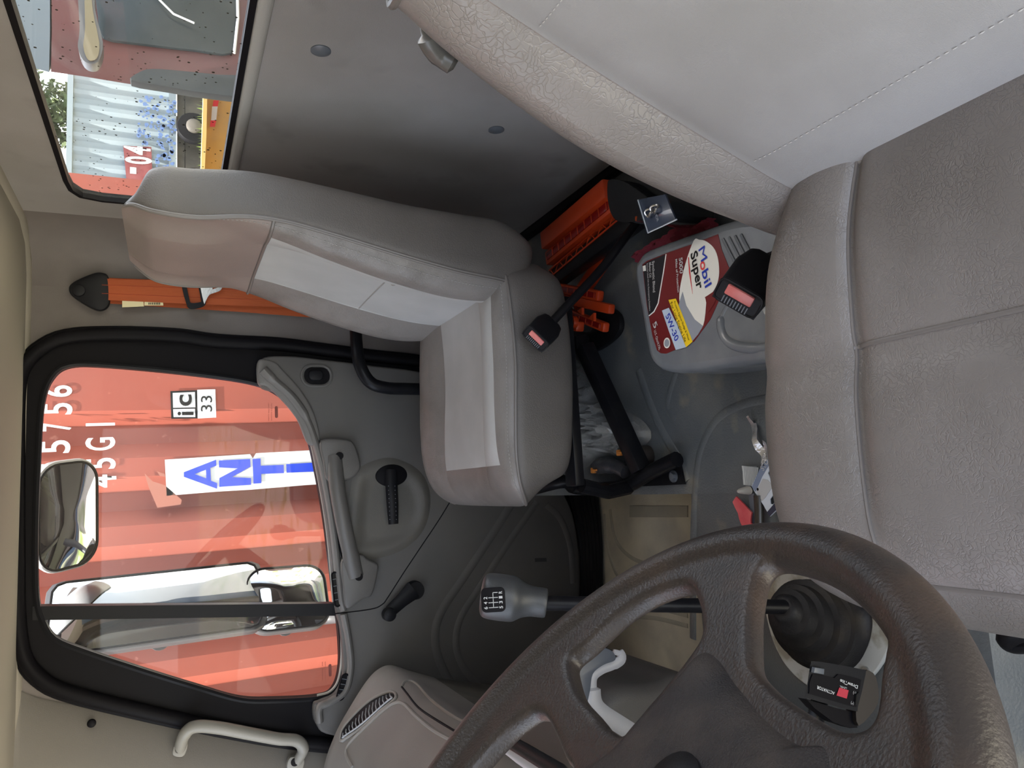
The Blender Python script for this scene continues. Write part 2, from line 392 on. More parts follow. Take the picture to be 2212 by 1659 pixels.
# front: scuttle below the windscreen, header rail above
bm = nb(); box(bm, (-1.02, .93, .3), (.05, 2.1, 1.0)); box(bm, (-.82, .93, 1.42), (.12, 2.1, .08)); struct(link_bm('wall_front', bm, m_side, None))
# A pillar: leans forward from the door, carries the grab handle
bm = nb(); loopA = [V(-.50, YS, ZC+.02), V(-.74, YS, .60), V(-1.02, YS-.05, .60), V(-.80, YS-.11, ZC+.02)]
m_pil = mat('pillar trim', (.20, .186, .168), .55, bump=.25, bscale=900)
apx = catmull([V(-.31, YS-.004, 1.42), V(-.385, YS-.004, 1.37), V(-.435, YS-.004, 1.26), V(-.485, YS-.004, 1.13), V(-.535, YS-.004, 1.00), V(-.595, YS-.004, .86), V(-.63, YS-.004, .60), V(-.65, YS-.004, .3)], 6)
bpx = [V(p.x-.16, YS-.03, p.z) for p in apx]; cpx = [V(p.x-.30, YS-.12, p.z) for p in apx]; a0 = [V(p.x+.01, YS+.02, p.z) for p in apx]
rows = [[bm.verts.new(p) for p in L] for L in (a0, apx, bpx, cpx, [p+V(-.02, .06, 0) for p in cpx])]
for R0, R1 in zip(rows, rows[1:]):
    for i in range(len(R0)-1): bm.faces.new((R0[i], R0[i+1], R1[i+1], R1[i]))
struct(link_bm('trim_4', bm, m_pil, None, 60))
# ------------------------------------------------------------------ floor
bm = nb()
ZT = .24
def prof_extrude(bm, prof, axis_pts):  # prof: list of (y,z); from x0 to x1
    x0, x1 = axis_pts
    A = [bm.verts.new(V(x0, y, z)) for y, z in prof]; B = [bm.verts.new(V(x1, y, z)) for y, z in prof]
    for i in range(len(prof)-1): bm.faces.new((A[i], A[i+1], B[i+1], B[i]))
# rear platform and engine tunnel as one rubber-covered floor
plat = [(-.15, .02), (.50, .02), (.535, .03), (.55, .06), (.56, .20), (.575, .235), (.60, ZT), (1.075, ZT), (1.093, ZT-.006), (1.10, ZT-.03), (1.12, .03), (1.14, .0), (1.95, 0.)]
prof_extrude(bm, plat, (-.66, -.0452))
plat2 = [(-.15, .20), (.5, .21), (.60, ZT), (1.95, ZT)]
bm2 = nb()
r = [V(-.66, .55, 0)]
prof_extrude(bm, [(-.15, ZT-.02), (.60, ZT), (1.10, ZT), (1.95, ZT)], (-.0452, .66))
# front riser of the platform in the passenger footwell
v = [bm.verts.new(p) for p in (V(-.0452, 1.10, ZT), V(-.0452, 1.95, ZT), V(-.048, 1.95, 0), V(-.048, 1.10, 0))]; bm.faces.new(v)
v = [bm.verts.new(p) for p in (V(-.0452, -.15, ZT-.02), V(-.0452, .6, ZT), V(-.048, .6, 0), V(-.048, -.15, 0))]; bm.faces.new(v)
box(bm, V(-.18, .9, -.06), (1.75, 2.25, .06))
fl = struct(link_bm('floor', bm, m_mat, None, 30))
# moulded ribs of the mat on the tunnel
def strip_px(name, px, Z, r, m, parent, flat=.35, w=None, n=8, label=None):
    bm = nb(); tube(bm, catmull(ats(px, Z=Z), n), r, 8, flat=flat, updir=(0, 0, 1)); return link_bm(name, bm, m, parent, 50, label)
m_rib = mat('mat rib', (.085, .095, .10), .5, bump=.3, bscale=300, col2=(.13, .13, .125), cscale=12)
strip_px('mat_rib', [(1662, 860), (1600, 875), (1550, 905), (1518, 960), (1505, 1020), (1500, 1100), (1497, 1200), (1497, 1380)], ZT-.001, .009, m_mat, fl, flat=.28)
strip_px('mat_rib', [(1470, 780), (1452, 830), (1442, 880), (1460, 905)], ZT-.001, .009, m_mat, fl, flat=.28)
strip_px('mat_rib', [(1380, 800), (1400, 860), (1430, 930), (1465, 990), (1485, 1040)], ZT-.001, .012, m_mat, fl, flat=.35)
# passenger footwell mat
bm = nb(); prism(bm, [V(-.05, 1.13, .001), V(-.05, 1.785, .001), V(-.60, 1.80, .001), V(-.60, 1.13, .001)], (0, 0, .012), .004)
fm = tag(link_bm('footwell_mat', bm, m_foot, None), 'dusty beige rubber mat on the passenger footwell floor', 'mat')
m_foot2 = mat('worn mat panel', (.36, .34, .29), .75, bump=.3, bscale=200, col2=(.44, .41, .34), cscale=12)
bm = nb(); prism(bm, [p for p in ats([(1362, 1092), (1487, 1092), (1487, 1117), (1362, 1117)], Z=.013)], (0, 0, .004), .0015); link_bm('raised_pad', bm, m_foot2, fm)
for px in ([(1318, 1100), (1330, 1165), (1365, 1205), (1420, 1222), (1486, 1226)], [(1305, 1110), (1312, 1180), (1335, 1245), (1390, 1300), (1486, 1330)], [(1486, 1352), (1420, 1336), (1370, 1332)]):
    bm = nb(); tube(bm, catmull(ats(px, Z=.013), 6), .006, 6, flat=.4, updir=(0, 0, 1)); link_bm('moulded_ridge', bm, m_foot2, fm)
# black ribbed door sill
sill = thing('door_sill_cover', 'black ribbed rubber cover on the passenger door sill', 'door sill', (-.3, 1.84, 0))
bm = nb()
inn = catmull(ats([(1235, 1068), (1250, 1130), (1258, 1200), (1258, 1300), (1250, 1400)], Z=.045), 6)
out = catmull(ats([(1290, 1050), (1298, 1120), (1302, 1200), (1302, 1300), (1300, 1420)], Z=.02), 6)
n = 60; inn = resample(inn, n, False); out = resample(out, n, False)
rows = []
for k in range(13):
    t = k/12; z = .012*((k % 2)*.35)
    rows.append([bm.verts.new(a.lerp(b, t)+V(0, 0, z)) for a, b in zip(inn, out)])
for R0, R1 in zip(rows, rows[1:]):
    for i in range(n-1): bm.faces.new((R0[i], R0[i+1], R1[i+1], R1[i]))
link_bm('ribbed_tread', bm, m_black, sill, 25)
bm = nb(); tube(bm, [p+V(0, 0, .003) for p in inn], .006, 8); link_bm('edge_bead', bm, m_black, sill)

# ------------------------------------------------------------------ rear window
rwf = nb(); 
n_ = len(win); c_ = sum(win, Vector())/n_
def inset(loop, d, ax='x'):
    n = len(loop); out = []
    for i in range(n):
        t = (loop[(i+1) % n]-loop[(i-1) % n]).normalized()
        nn = V(0, t.z, -t.y) if ax == 'x' else V(t.z, 0, -t.x)
        c = sum(loop, Vector())/n
        if (c-loop[i]).dot(nn) < 0: nn = -nn
        out.append(loop[i]+nn*d)
    return out
g_in = inset(win, .009)
bm = nb(); vs = [[bm.verts.new(p) for p in L] for L in ([p+V(-.004, 0, 0) for p in win], [p+V(-.004, 0, 0) for p in g_in], [p+V(.014, 0, 0) for p in g_in], [p+V(.014, 0, 0) for p in win])]
for a, b in ((0, 1), (1, 2), (2, 3), (3, 0)):
    for q in range(n_): bm.faces.new((vs[a][q], vs[a][(q+1) % n_], vs[b][(q+1) % n_], vs[b][q]))
w1 = struct(link_bm('window_1', bm, m_black, None, 30))
bm = nb(); prism(bm, [p+V(.006, 0, 0) for p in g_in], (.004, 0, 0)); link_bm('pane', bm, m_rglass, w1, 0)
m_ledge = mat('lit window ledge', (.34, .33, .31), .4, bump=.2, bscale=500)  # ledge coloured paler than the wall so that it looks lit
bm = nb(); tube(bm, [V(XR, .28, zb-.010), V(XR, 1.69, zb-.010)], .011, 10); struct(link_bm('trim_5', bm, m_ledge, None))
# rear wall press studs
m_stud = mat('grey plastic stud', (.10, .11, .125), .35)
for k, (x, y) in enumerate([(693, 109), (1072, 280)]):
    bm = nb(); p = at(x, y, X=XR); disc(bm, p, (-1, 0, 0), .0145, .002, 24, .003)
    tag(link_bm('panel_stud', bm, m_stud, None), ['round grey press stud on the rear panel just below the rear window', 'round grey press stud low on the rear panel beside the driver backrest'][k], 'stud', 'press studs on the rear panel')
# black edge strip at the foot of the rear wall
bm = nb(); tube(bm, [V(XR-.005, .9, ZT+.01), V(XR-.005, 1.80, ZT+.01)], .016, 8); struct(link_bm('baseboard_rear', bm, m_black, None))

# ================================================================== PASSENGER DOOR
YD = 1.905
d1 = struct(thing('door_1', '', '', (-.12, YD, .02))); del d1['label']; del d1['category']
def dpx(l, Y=YD, n=6, closed=True): return catmull(ats(l, Y=Y), n, closed)
win_px = [(150, 790), (230, 790), (400, 806), (540, 826), (600, 850), (642, 890), (668, 950), (684, 1020), (700, 1110), (712, 1200), (724, 1300), (733, 1360), (736, 1440), (722, 1490), (690, 1506), (600, 1512), (520, 1510), (420, 1482), (300, 1445), (180, 1405), (120, 1380), (95, 1345), (80, 1290), (78, 1150), (84, 980), (92, 870), (112, 815)]
wl = dpx(win_px, YD+.02)
plate('window_frame', [V(p.x, YD+.015, p.z) for p in seal], [[V(p.x, YD+.015, p.z) for p in wl]], (0, 1, 0), .045, m_black, d1, 35)
# inner lip of the frame round the glass
bm = nb(); tube(bm, [V(p.x, YD+.012, p.z) for p in resample(wl, 160)], .006, 6, True); link_bm('glass_run', bm, m_blackp, d1)
# lower door skin behind the trim
low = dpx([(560, 780), (560, 835), (600, 852), (642, 890), (668, 950), (684, 1020), (700, 1110), (712, 1200), (722, 1310), (733, 1360), (738, 1450), (722, 1494), (690, 1510), (675, 1520), (680, 1560), (720, 1585),
           (900, 1600), (1100, 1560), (1210, 1470), (1240, 1350), (1248, 1250), (1235, 1130), (1200, 1050), (1110, 940), (1010, 860), (920, 810), (800, 792), (700, 780), (620, 772)], YD, 5)
bm = nb(); prism(bm, [p for p in low], (0, -.022, 0), .007, 3); link_bm('trim_panel', bm, m_door, d1, 35)
# pale rolled rail along the sill and its flared rear end
m_rail = mat('door sill rail', (.155, .147, .138), .38, bump=.2, bscale=900)
railpx = [(568, 800), (590, 822), (630, 858), (662, 905), (684, 965), (700, 1030), (716, 1120), (726, 1200), (735, 1290), (742, 1318)]
bm = nb(); tube(bm, catmull(ats(railpx, Y=YD-.022), 6), [.020]*6+[.017]*12+[.013]*37, 12, flat=.7); link_bm('sill_rail', bm, m_rail, d1)
bm = nb(); tube(bm, catmull(ats([(742, 1326), (752, 1380), (757, 1440), (745, 1492), (715, 1515), (690, 1528), (690, 1560)], Y=YD-.022), 6), .013, 12, flat=.7); link_bm('sill_rail', bm, m_rail, d1)
bm = nb(); prism(bm, catmull(ats([(557, 780), (556, 828), (575, 836), (605, 862), (640, 905), (665, 960), (690, 952), (678, 895), (650, 845), (610, 800), (590, 782)], Y=YD-.016), 5, True), (0, -.012, 0), .006, 3); link_bm('corner_trim', bm, m_rail, d1)
# bright seal line of the glass along the sill
m_seal2 = mat('pale glass seal', (.42, .39, .34), .5)
bm = nb(); tube(bm, catmull(ats([(560, 831), (600, 849), (644, 890), (668, 948), (684, 1020), (700, 1110), (711, 1200), (719, 1300)], Y=YD+.006), 6), .0022, 6); link_bm('glass_seal', bm, m_seal2, d1)
bm = nb(); tube(bm, catmull(ats([(736, 1340), (738, 1420), (730, 1470), (712, 1494), (685, 1502)], Y=YD+.006), 6), .003, 6); link_bm('glass_seal', bm, m_seal2, d1)
# divider between the drop glass and the quarter light
bm = nb(); prism(bm, ats([(70, 1310), (722, 1304), (726, 1330), (70, 1340)], Y=YD+.012), (0, .045, 0), .003); link_bm('divider_bar', bm, m_blackp, d1, 30)
main_g = dpx([(80, 1310), (78, 1150), (84, 980), (92, 870), (112, 815), (150, 788), (230, 788), (400, 803), (540, 824), (600, 848), (644, 890), (670, 950), (686, 1020), (702, 1110), (714, 1200), (724, 1312)], YD+.038, 3)
bm = nb(); prism(bm, main_g, (0, .004, 0)); gl = link_bm('drop_glass', bm, m_glass, d1, 0)
qg = dpx([(86, 1338), (110, 1382), (180, 1412), (300, 1450), (420, 1488), (520, 1516), (600, 1518), (695, 1510), (728, 1492), (742, 1440), (738, 1360), (728, 1328)], YD+.038, 3)
bm = nb(); prism(bm, qg, (0, .004, 0)); gq = link_bm('quarter_glass', bm, m_glass, d1, 0)
m_etch = mat('etched glass mark', (.28, .07, .05), .5)
def px_loop(l, **k): return ats(l, **k)
for (x, y, par, w) in ((597, 890, gl, 1), (713, 1448, gq, 1)):
    bm = nb(); prism(bm, rrect(at(x, y, Y=YD+.037), (1, 0, 0), (0, 0, 1), .030, .0075, .0035), (0, .0004, 0)); link_bm('maker_mark', bm, m_etch, par, 0)
    for q, s in enumerate(('SAFETY GLASS', 'M4T2 AS2 43R')):
        text('maker_mark', s, at(x-9-6*q, y+19, Y=YD+.037), at(x-9-6*q, y-19, Y=YD+.037), (0, -1, 0), m_etch, par, .0032)
# moulded bowl around the inner handle
bowl = [at(x, y, Y=YD-.022) for x, y in [(765, 1040), (790, 1010), (840, 995), (890, 1012), (918, 1045), (925, 1090), (912, 1140), (880, 1175), (835, 1196), (780, 1202), (755, 1185)]]
bc = catmull(bowl, 6, True); cc = sum(bc, Vector())/len(bc)
m_bowl = mat('worn handle bowl', (.095, .089, .08), .5, bump=.2, bscale=900, col2=(.125, .115, .098), cscale=8)
bm = nb(); rows = []
for k in range(9):
    t = k/8; s = 1.06-.55*t; h = .0005+.006*math.sin(min(1, t*2.6)*PI/2*1.0)*(1 if t < .35 else max(0, 1-(t-.35)*2.4))
    rows.append([bm.verts.new(cc+(p-cc)*s+V(0, -h, 0)) for p in bc])
for R0, R1 in zip(rows, rows[1:]):
    for i in range(len(bc)): bm.faces.new((R0[i], R0[(i+1) % len(bc)], R1[(i+1) % len(bc)], R1[i]))
bm.faces.new(rows[-1]); link_bm('handle_bowl', bm, m_bowl, d1, 60)
# inner door handle: ring, pivot and lever
bm = nb(); prism(bm, ellipse(at(845, 1027, Y=YD-.024), (1, 0, 0), (0, 0, 1), .0285, .042), (0, -.006, 0), .003); h1 = link_bm('handle_cup', bm, m_black, d1, 35)
bm = nb(); tube(bm, [at(845, 1015, Y=YD-.036), at(846, 1050, Y=YD-.045), at(848, 1090, Y=YD-.047), at(850, 1132, Y=YD-.047)], [.014, .016, .0155, .013], 12, flat=.55, updir=(0, 1, 0)); lev = link_bm('handle_lever', bm, m_blackp, h1)
bm = nb()
for i in range(9):
    for s in (-1, 1): disc(bm, at(846+7*s+i*.4, 1050+9*i, Y=YD-.0555), (0, -1, 0), .0012, .001, 6)
link_bm('grip_dimples', bm, m_stud, lev, 0)
# grab bar below the glass
m_grab = mat('grab bar plastic', (.11, .104, .098), .36, bump=.2, bscale=900)
gb = None
bm = nb()
prism(bm, catmull(ats([(690, 952), (742, 950), (762, 962), (774, 1000), (772, 1018), (752, 1036), (706, 1040), (695, 1000)], Y=YD-.022), 4, True), (0, -.024, 0), .006, 3)
prism(bm, catmull(ats([(735, 1206), (775, 1196), (790, 1206), (810, 1216), (812, 1232), (800, 1282), (780, 1292), (745, 1312), (736, 1260)], Y=YD-.022), 4, True), (0, -.024, 0), .006, 3)
tube(bm, catmull([at(722, 985, Y=YD-.038), at(728, 1050, Y=YD-.05), at(740, 1120, Y=YD-.055), at(753, 1180, Y=YD-.05), at(768, 1245, Y=YD-.038)], 6), [.020]*7+[.0195]*13+[.021]*5, 12, flat=.75, updir=(0, 1, 0))
gb = link_bm('grab_bar', bm, m_grab, d1, 45)
for x, y in ((733, 985), (775, 1246)):
    bm = nb(); disc(bm, at(x, y, Y=YD-.046), (0, -1, 0), .0095, .006, 20); s = link_bm('screw_cover', bm, m_black, gb)
    bm = nb(); disc(bm, at(x, y, Y=YD-.053), (0, -1, 0), .0042, .001, 12); link_bm('screw', bm, m_stud, gb) if False else bm.free()
bm = nb(); prism(bm, catmull(ats([(708, 1042), (716, 1046), (733, 1120), (744, 1196), (736, 1200), (722, 1130)], Y=YD-.023), 4, True), (0, -.0015, 0)); link_bm('slot_shade', bm, m_black, d1, 0)  # black sheet stands in for the shaded gap behind the grab bar
# window winder
bm = nb(); disc(bm, at(893, 1274, Y=YD-.022), (0, -1, 0), .0235, .024, 28)
wc = link_bm('window_winder', bm, m_blackp, d1)
bm = nb(); tube(bm, [at(893, 1274, Y=YD-.047), at(868, 1297, Y=YD-.05), at(842, 1321, Y=YD-.047)], [.0245, .018, .016], 14, flat=.4, updir=(0, 1, 0)); link_bm('winder_arm', bm, m_blackp, wc)
bm = nb(); disc(bm, at(838, 1326, Y=YD-.048), (0, -1, 0), .0165, .022, 28, .004); link_bm('winder_knob', bm, m_blackp, wc)
# lock button in its oval recess
bm = nb(); tube(bm, resample(rrect(at(684, 812, Y=YD-.021), (1, 0, 0), (0, 0, 1), .052, .073, .024), 40), .005, 8, True); lk = link_bm('lock_bezel', bm, m_door, d1)
bm = nb(); prism(bm, rrect(at(684, 812, Y=YD-.018), (1, 0, 0), (0, 0, 1), .044, .064, .021), (0, -.005, 0)); link_bm('lock_recess', bm, m_black, lk, 0)
bm = nb(); prism(bm, rrect(at(681, 812, Y=YD-.02), (1, 0, 0), (0, 0, 1), .026, .036, .011), (0, -.014, 0), .004); link_bm('lock_slider', bm, m_blackp, lk, 40)
# air slots
def slot(px, w, nr):
    a, b = at(*px[0], Y=YD-.030), at(*px[1], Y=YD-.030); X = (b-a).normalized(); c = (a+b)/2; Yv = V(0, -1, 0).cross(X); l = (b-a).length
    bm = nb(); tube(bm, resample(rrect(c, X, Yv, l, w, w/2*.98), 40), .0022, 6, True); s = link_bm('air_slot', bm, m_black, d1)
    bm = nb(); prism(bm, rrect(c+V(0, .001, 0), X, Yv, l, w, w/2*.98), (0, -.001, 0)); link_bm('slot_throat', bm, m_blackm, s, 0)
    for k in range(nr):
        bm = nb(); box(bm, c+X*l*((k+1)/(nr+1)-.5), (.0016, w*.9, .004), frame(X, Yv.cross(X)) if False else Matrix((X, Yv, V(0, -1, 0))).transposed()); link_bm('slot_rib', bm, m_stud, s, 0)
slot([(722, 1236), (730, 1310)], .014, 4)
slot([(748, 1456), (733, 1512)], .017, 4)
# seams and pressed ridges of the panel
def groove(px, r, m, name='panel_seam', Y=YD-.0215, flat=1, n=6):
    bm = nb(); tube(bm, catmull(ats(px, Y=Y), n), r, 8, flat=flat, updir=(0, 1, 0)); return link_bm(name, bm, m, d1)
groove([(985, 1062), (950, 1120), (910, 1180), (870, 1240), (838, 1290), (825, 1306), (800, 1316), (722, 1326)], .0016, m_black)
groove([(1110, 1080), (1060, 1160), (1000, 1250), (955, 1318), (940, 1370), (950, 1430), (990, 1500), (1030, 1530)], .012, m_door, 'pressed_ridge', flat=.35)
groove([(1160, 1085), (1100, 1170), (1035, 1270), (995, 1335), (985, 1390), (1000, 1440), (1040, 1490)], .010, m_door, 'pressed_ridge', flat=.35)
groove([(1180, 1090), (1210, 1120), (1232, 1180), (1238, 1260)], .010, m_door, 'pressed_ridge', flat=.35)
m_rub = mat('shoe scuff', (.028, .027, .028), .6)
bm = nb(); prism(bm, ats([(1155, 1206), (1180, 1205), (1181, 1213), (1156, 1214)], Y=YD-.0222), (0, -.0006, 0)); link_bm('scuff_mark', bm, m_rub, d1, 0)
# door weather seal on the body
bm = nb(); sl = resample(seal, 260)
tube(bm, [V(p.x, YS-.017, p.z) for p in sl], .0155, 12, True); tube(bm, [V(p.x, YS-.010, p.z) for p in inset(sl, -.014, 'y')], .008, 8, True)
ws = tag(link_bm('door_weather_seal', bm, m_black, None), 'black rubber weather seal running round the passenger door opening', 'seal')
m_glue = mat('yellowed cable', (.42, .33, .14), .5)
bm = nb(); tube(bm, catmull(ats([(655, 752), (690, 745), (715, 750), (735, 760)], Y=YS-.012), 6), .004, 8)
tag(link_bm('cable_end', bm, m_glue, None), 'yellowed cable showing behind the door seal near the lock slider', 'cable')

# ================================================================== SIDE WALL FITTINGS
# orange seat belt
bl = thing('seat_belt', 'orange seat belt hanging down the pillar behind the passenger seat', 'seat belt', (.50, YS, .55))
bm = nb(); prism(bm, catmull(ats([(150, 628), (160, 612), (200, 594), (222, 592), (236, 604), (238, 655), (222, 672), (200, 668), (162, 645)], Y=YS-.012), 5, True), (0, -.014, 0), .004); anc = link_bm('belt_anchor', bm, m_blackp, bl, 40)
bm = nb(); disc(bm, at(170, 628, Y=YS-.026), (0, -1, 0), .014, .006, 20, .002); link_bm('anchor_bolt', bm, m_blackp, anc)
bm = nb(); prism(bm, ats([(224, 600), (224, 655), (520, 674), (790, 695), (790, 626), (520, 612)], Y=YS-.010), (0, -.0016, 0)); link_bm('rear_webbing', bm, m_belt, bl, 0)
bm = nb(); pts = [(220, 602), (420, 609), (620, 618), (820, 634)]; pts2 = [(220, 648), (420, 657), (620, 664), (820, 682)]
A = ats(pts, Y=YS-.024); B = ats(pts2, Y=YS-.024); prism(bm, A+B[::-1], (0, -.0018, 0)); link_bm('front_webbing', bm, m_belt, bl, 0)
m_belt2 = mat('webbing edge', (.36, .05, .012), .7)
for e in (.30, .70):
    bm = nb(); tube(bm, [a.lerp(b, e)+V(0, -.0019, 0) for a, b in zip(A, B)], .0007, 4); link_bm('weave_line', bm, m_belt2, bl)
# tongue: black slide frame and steel plate with a window
tc = at(422, 630, Y=YS-.034)
lo = catmull(ats([(392, 600), (428, 594), (436, 604), (444, 650), (440, 662), (412, 668), (402, 655)], Y=YS-.032), 3, True)
li = catmull(ats([(402, 606), (420, 604), (426, 610), (434, 648), (432, 654), (414, 656), (409, 648)], Y=YS-.032), 3, True)
bm = nb(); ringmesh(bm, lo, li, (0, -.007, 0), 48); sf = link_bm('slide_frame', bm, m_blackp, bl, 30)
cu = bpy.data.curves.new('t', 'CURVE'); cu.dimensions = '2D'; cu.fill_mode = 'BOTH'; cu.extrude = .0012
tp = [(432, 610), (445, 607), (462, 602), (474, 602), (480, 612), (478, 626), (468, 632), (452, 638), (444, 652), (440, 655)]
sp(cu, [((p.x-tc.x), (p.z-tc.z)) for p in catmull(ats(tp, Y=YS-.034), 3, True)])
sp(cu, [((p.x-tc.x), (p.z-tc.z)) for p in ats([(457, 610), (469, 608), (472, 622), (459, 626)], Y=YS-.034)])
me = curve_mesh(cu, (1, 0, 0), (0, 0, 1), (0, -1, 0), V(tc.x, YS-.038, tc.z)); me.name = 'tongue_plate'; link_me('tongue_plate', me, m_chrome, sf, 30)
m_cream = mat('cream tag', (.72, .64, .38), .5)
for px in ([(264, 650), (310, 652), (311, 662), (264, 664)], [(312, 650), (352, 653), (353, 660), (312, 660)]):
    bm = nb(); prism(bm, ats(px, Y=YS-.024), (0, -.001, 0)); tg = link_bm('care_label', bm, m_cream, bl, 0)
text('label_print', 'IIIIIIII', at(320, 658.5, Y=YS-.0255), at(346, 659.5, Y=YS-.0255), (0, -1, 0), m_ink, bl, .0035) if False else None
bm = nb()
for i in range(7): box(bm, at(322+3.8*i, 656, Y=YS-.0262), (.0026, .0004, .0012)) if False else box(bm, at(322+3.8*i, 655.8, Y=YS-.0262), (.0050, .0004, .0020))
link_bm('label_print', bm, m_ink, bl, 0)
# black tubular rail by the passenger seat
bm = nb(); tube(bm, catmull([at(768, 672, Y=1.86), at(770, 740, Y=1.80), at(778, 790, Y=1.78), at(800, 826, Y=1.78), at(835, 838, Y=1.78), at(880, 840, Y=1.78), at(990, 842, Y=1.78)], 8), .0155, 14)
tag(link_bm('tubular_grab_rail', bm, m_blackm, None), 'bent black tubular rail between the passenger seat and the door', 'rail')
# A pillar: handle and cap
gh = thing('pillar_grab_handle', 'light grey grab handle screwed to the front pillar with two screws', 'handle', at(510, 1590, Y=YS-.04))
m_gh = mat('grab handle grey', (.22, .21, .185), .42, bump=.2, bscale=700)
YH = YS-.06
bm = nb(); tube(bm, catmull([at(388, 1618, Y=YS-.035), at(398, 1588, Y=YH), at(420, 1570, Y=YH-.012), at(470, 1572, Y=YH-.02), at(540, 1585, Y=YH-.02), at(600, 1596, Y=YH-.015), at(640, 1600, Y=YH-.008), at(655, 1618, Y=YH), at(642, 1645, Y=YS-.035)], 7), [.013]*7+[.0135]*43+[.012]*7, 14)
link_bm('grip', bm, m_gh, gh)
for (x, y, px) in ((388, 1617, [(372, 1625), (382, 1598), (405, 1600), (400, 1625), (388, 1632)]), (637, 1646, [(618, 1655), (626, 1632), (655, 1635), (650, 1662), (632, 1668)])):
    bm = nb(); prism(bm, catmull(ats(px, Y=YS-.03), 4, True), (0, -.014, 0), .003); ft = link_bm('end_plate', bm, m_gh, gh, 40)
    bm = nb(); disc(bm, at(x, y, Y=YS-.044), (0, -1, 0), .0092, .003, 20); link_bm('screw', bm, m_black, ft)
bm = nb(); disc(bm, at(198, 1562, Y=YS-.018), (0, -1, 0), .0088, .004, 20, .002); tag(link_bm('trim_screw', bm, m_black, None), 'small black trim screw alone on the upper front pillar', 'screw')

# ================================================================== SEATS
def seat_body(parent, stations, template, cls, mats, cols=3, rows_n=8, seams=None, front=None):
    """stations: (center point, half width, thickness, crown, normal); template: (fy, fn, off) half profile from centre-front to centre-back"""
    # interpolate stations
    def interp(vals, n):
        vs = [Vector(v) if hasattr(v, '__len__') else Vector((v, 0, 0)) for v in vals]
        return catmull(vs, n)
    C = interp([s[0] for s in stations], rows_n); W = [v.x for v in interp([s[1] for s in stations], rows_n)]
    T = [v.x for v in interp([s[2] for s in stations], rows_n)]; CR = [v.x for v in interp([s[3] for s in stations], rows_n)]
    NN = [v.normalized() for v in interp([s[4] for s in stations], rows_n)]
    half = [Vector(t) for t in template]
    full = [V(-t.x, t.y, t.z) for t in half[:0:-1]]+half       # from back centre around -y side to front to +y side
    full = full[:-1] if (full[0]-V(-full[-1].x, full[-1].y, full[-1].z)).length < 1e-6 else full
    P = catmull(full, cols, True)
    grid = []
    for c, w, t, cr, n in zip(C, W, T, CR, NN):
        grid.append([c+V(0, 1, 0)*(p.x*w)+n*(p.y*t + p.z*cr) for p in P])
    return grid, P
def grid_parts(name_of, grid, P, cls, mats, parent, caps=True, closed=True):
    nr, nc = len(grid), len(grid[0]); groups = {}
    for i in range(nr-1):
        for j in range(nc):
            k = cls((i+.5)/(nr-1), (P[j]+P[(j+1) % nc])/2)
            groups.setdefault(k, []).append((i, j))
    objs = {}
    for k, cells in groups.items():
        bm = nb(); vm = {}
        def gv(i, j):
            j %= nc
            if (i, j) not in vm: vm[(i, j)] = bm.verts.new(grid[i][j])
            return vm[(i, j)]
        for i, j in cells: bm.faces.new((gv(i, j), gv(i, j+1), gv(i+1, j+1), gv(i+1, j)))
        if caps and k == name_of:
            for i in (0, nr-1):
                try: bm.faces.new([gv(i, j) for j in range(nc)])
                except ValueError: pass
        # outward normals: recalc works only on closed shells, so orient by the centre line
        cen = [sum(r, Vector())/nc for r in grid]
        me = bpy.data.meshes.new(k)
        for f in bm.faces:
            f.normal_update(); m = f.calc_center_median(); c = min(cen, key=lambda q: (q-m).length)
            if f.normal.dot(m-c) < 0: f.normal_flip()
        bm.to_mesh(me); bm.free()
        objs[k] = link_me(k, me, mats[k], parent, 50)
    return objs
def stitches(parent, path, nrm, r=.0008, step=.0065, ln=.004, name='stitching', m=None):
    """short raised threads along a path"""
    d = 0; bm = nb(); L = sum((b-a).length for a, b in zip(path, path[1:])); pts = resample(path, max(4, int(L/step)), False)
    for a, b in zip(pts, pts[1:]):
        m_ = (a+b)/2; t = (b-a).normalized(); tube(bm, [m_-t*ln/2, m_, m_+t*ln/2], [r*.4, r, r*.4], 4)
    return link_bm(name, bm, m or m_stitch, parent, 50, kind='stuff')
TEMPL = [(0, 0, 0), (.30, 0, 0), (.52, 0, -.02), (.60, 0, -.25), (.63, 0, -.05), (.68, 0, .55), (.80, 0, 1.0), (.90, -.01, .85), (.955, -.03, .45), (.98, -.07, 0), (.985, -.10, .0), (1.0, -.2, 0), (1.0, -.55, 0), (.985, -.85, 0), (.93, -.97, 0), (.8, -1, 0), (.4, -1, 0), (0, -1, 0)]

# ---- passenger seat
ps = thing('passenger_seat', 'grey leather passenger seat beside the door with pale fabric centre panels', 'seat', (.20, 1.41, ZT))
yc = 1.405
def cst(x, z, w, t, cr, n): return (V(x, yc, z), w, t, cr, Vector(n))
cush = [cst(.400, .545, .20, .10, .0, (0, 0, 1)), cst(.36, .548, .235, .13, .010, (0, 0, 1)), cst(.28, .545, .243, .135, .018, (0, 0, 1)), cst(.20, .545, .246, .135, .020, (0, 0, 1)), cst(.12, .55, .246, .135, .018, (0, 0, 1)),
        cst(.05, .552, .243, .13, .014, (0, 0, 1)), cst(.0, .545, .236, .115, .008, (-.12, 0, 1)), cst(-.03, .530, .222, .09, .003, (-.35, 0, 1)), cst(-.048, .508, .19, .05, .0, (-.8, 0, 1)), cst(-.052, .49, .14, .02, 0, (-1, 0, .6))]
TC = [(0, 0, -.3), (.25, 0, -.3), (.42, 0, -.2), (.47, 0, -.15), (.56, 0, .5), (.68, 0, 1.1), (.80, 0, 1.3), (.90, -.01, .95), (.955, -.03, .45)]+TEMPL[9:]
grid, P = seat_body(ps, cush, TC, None, None, 3, 7)
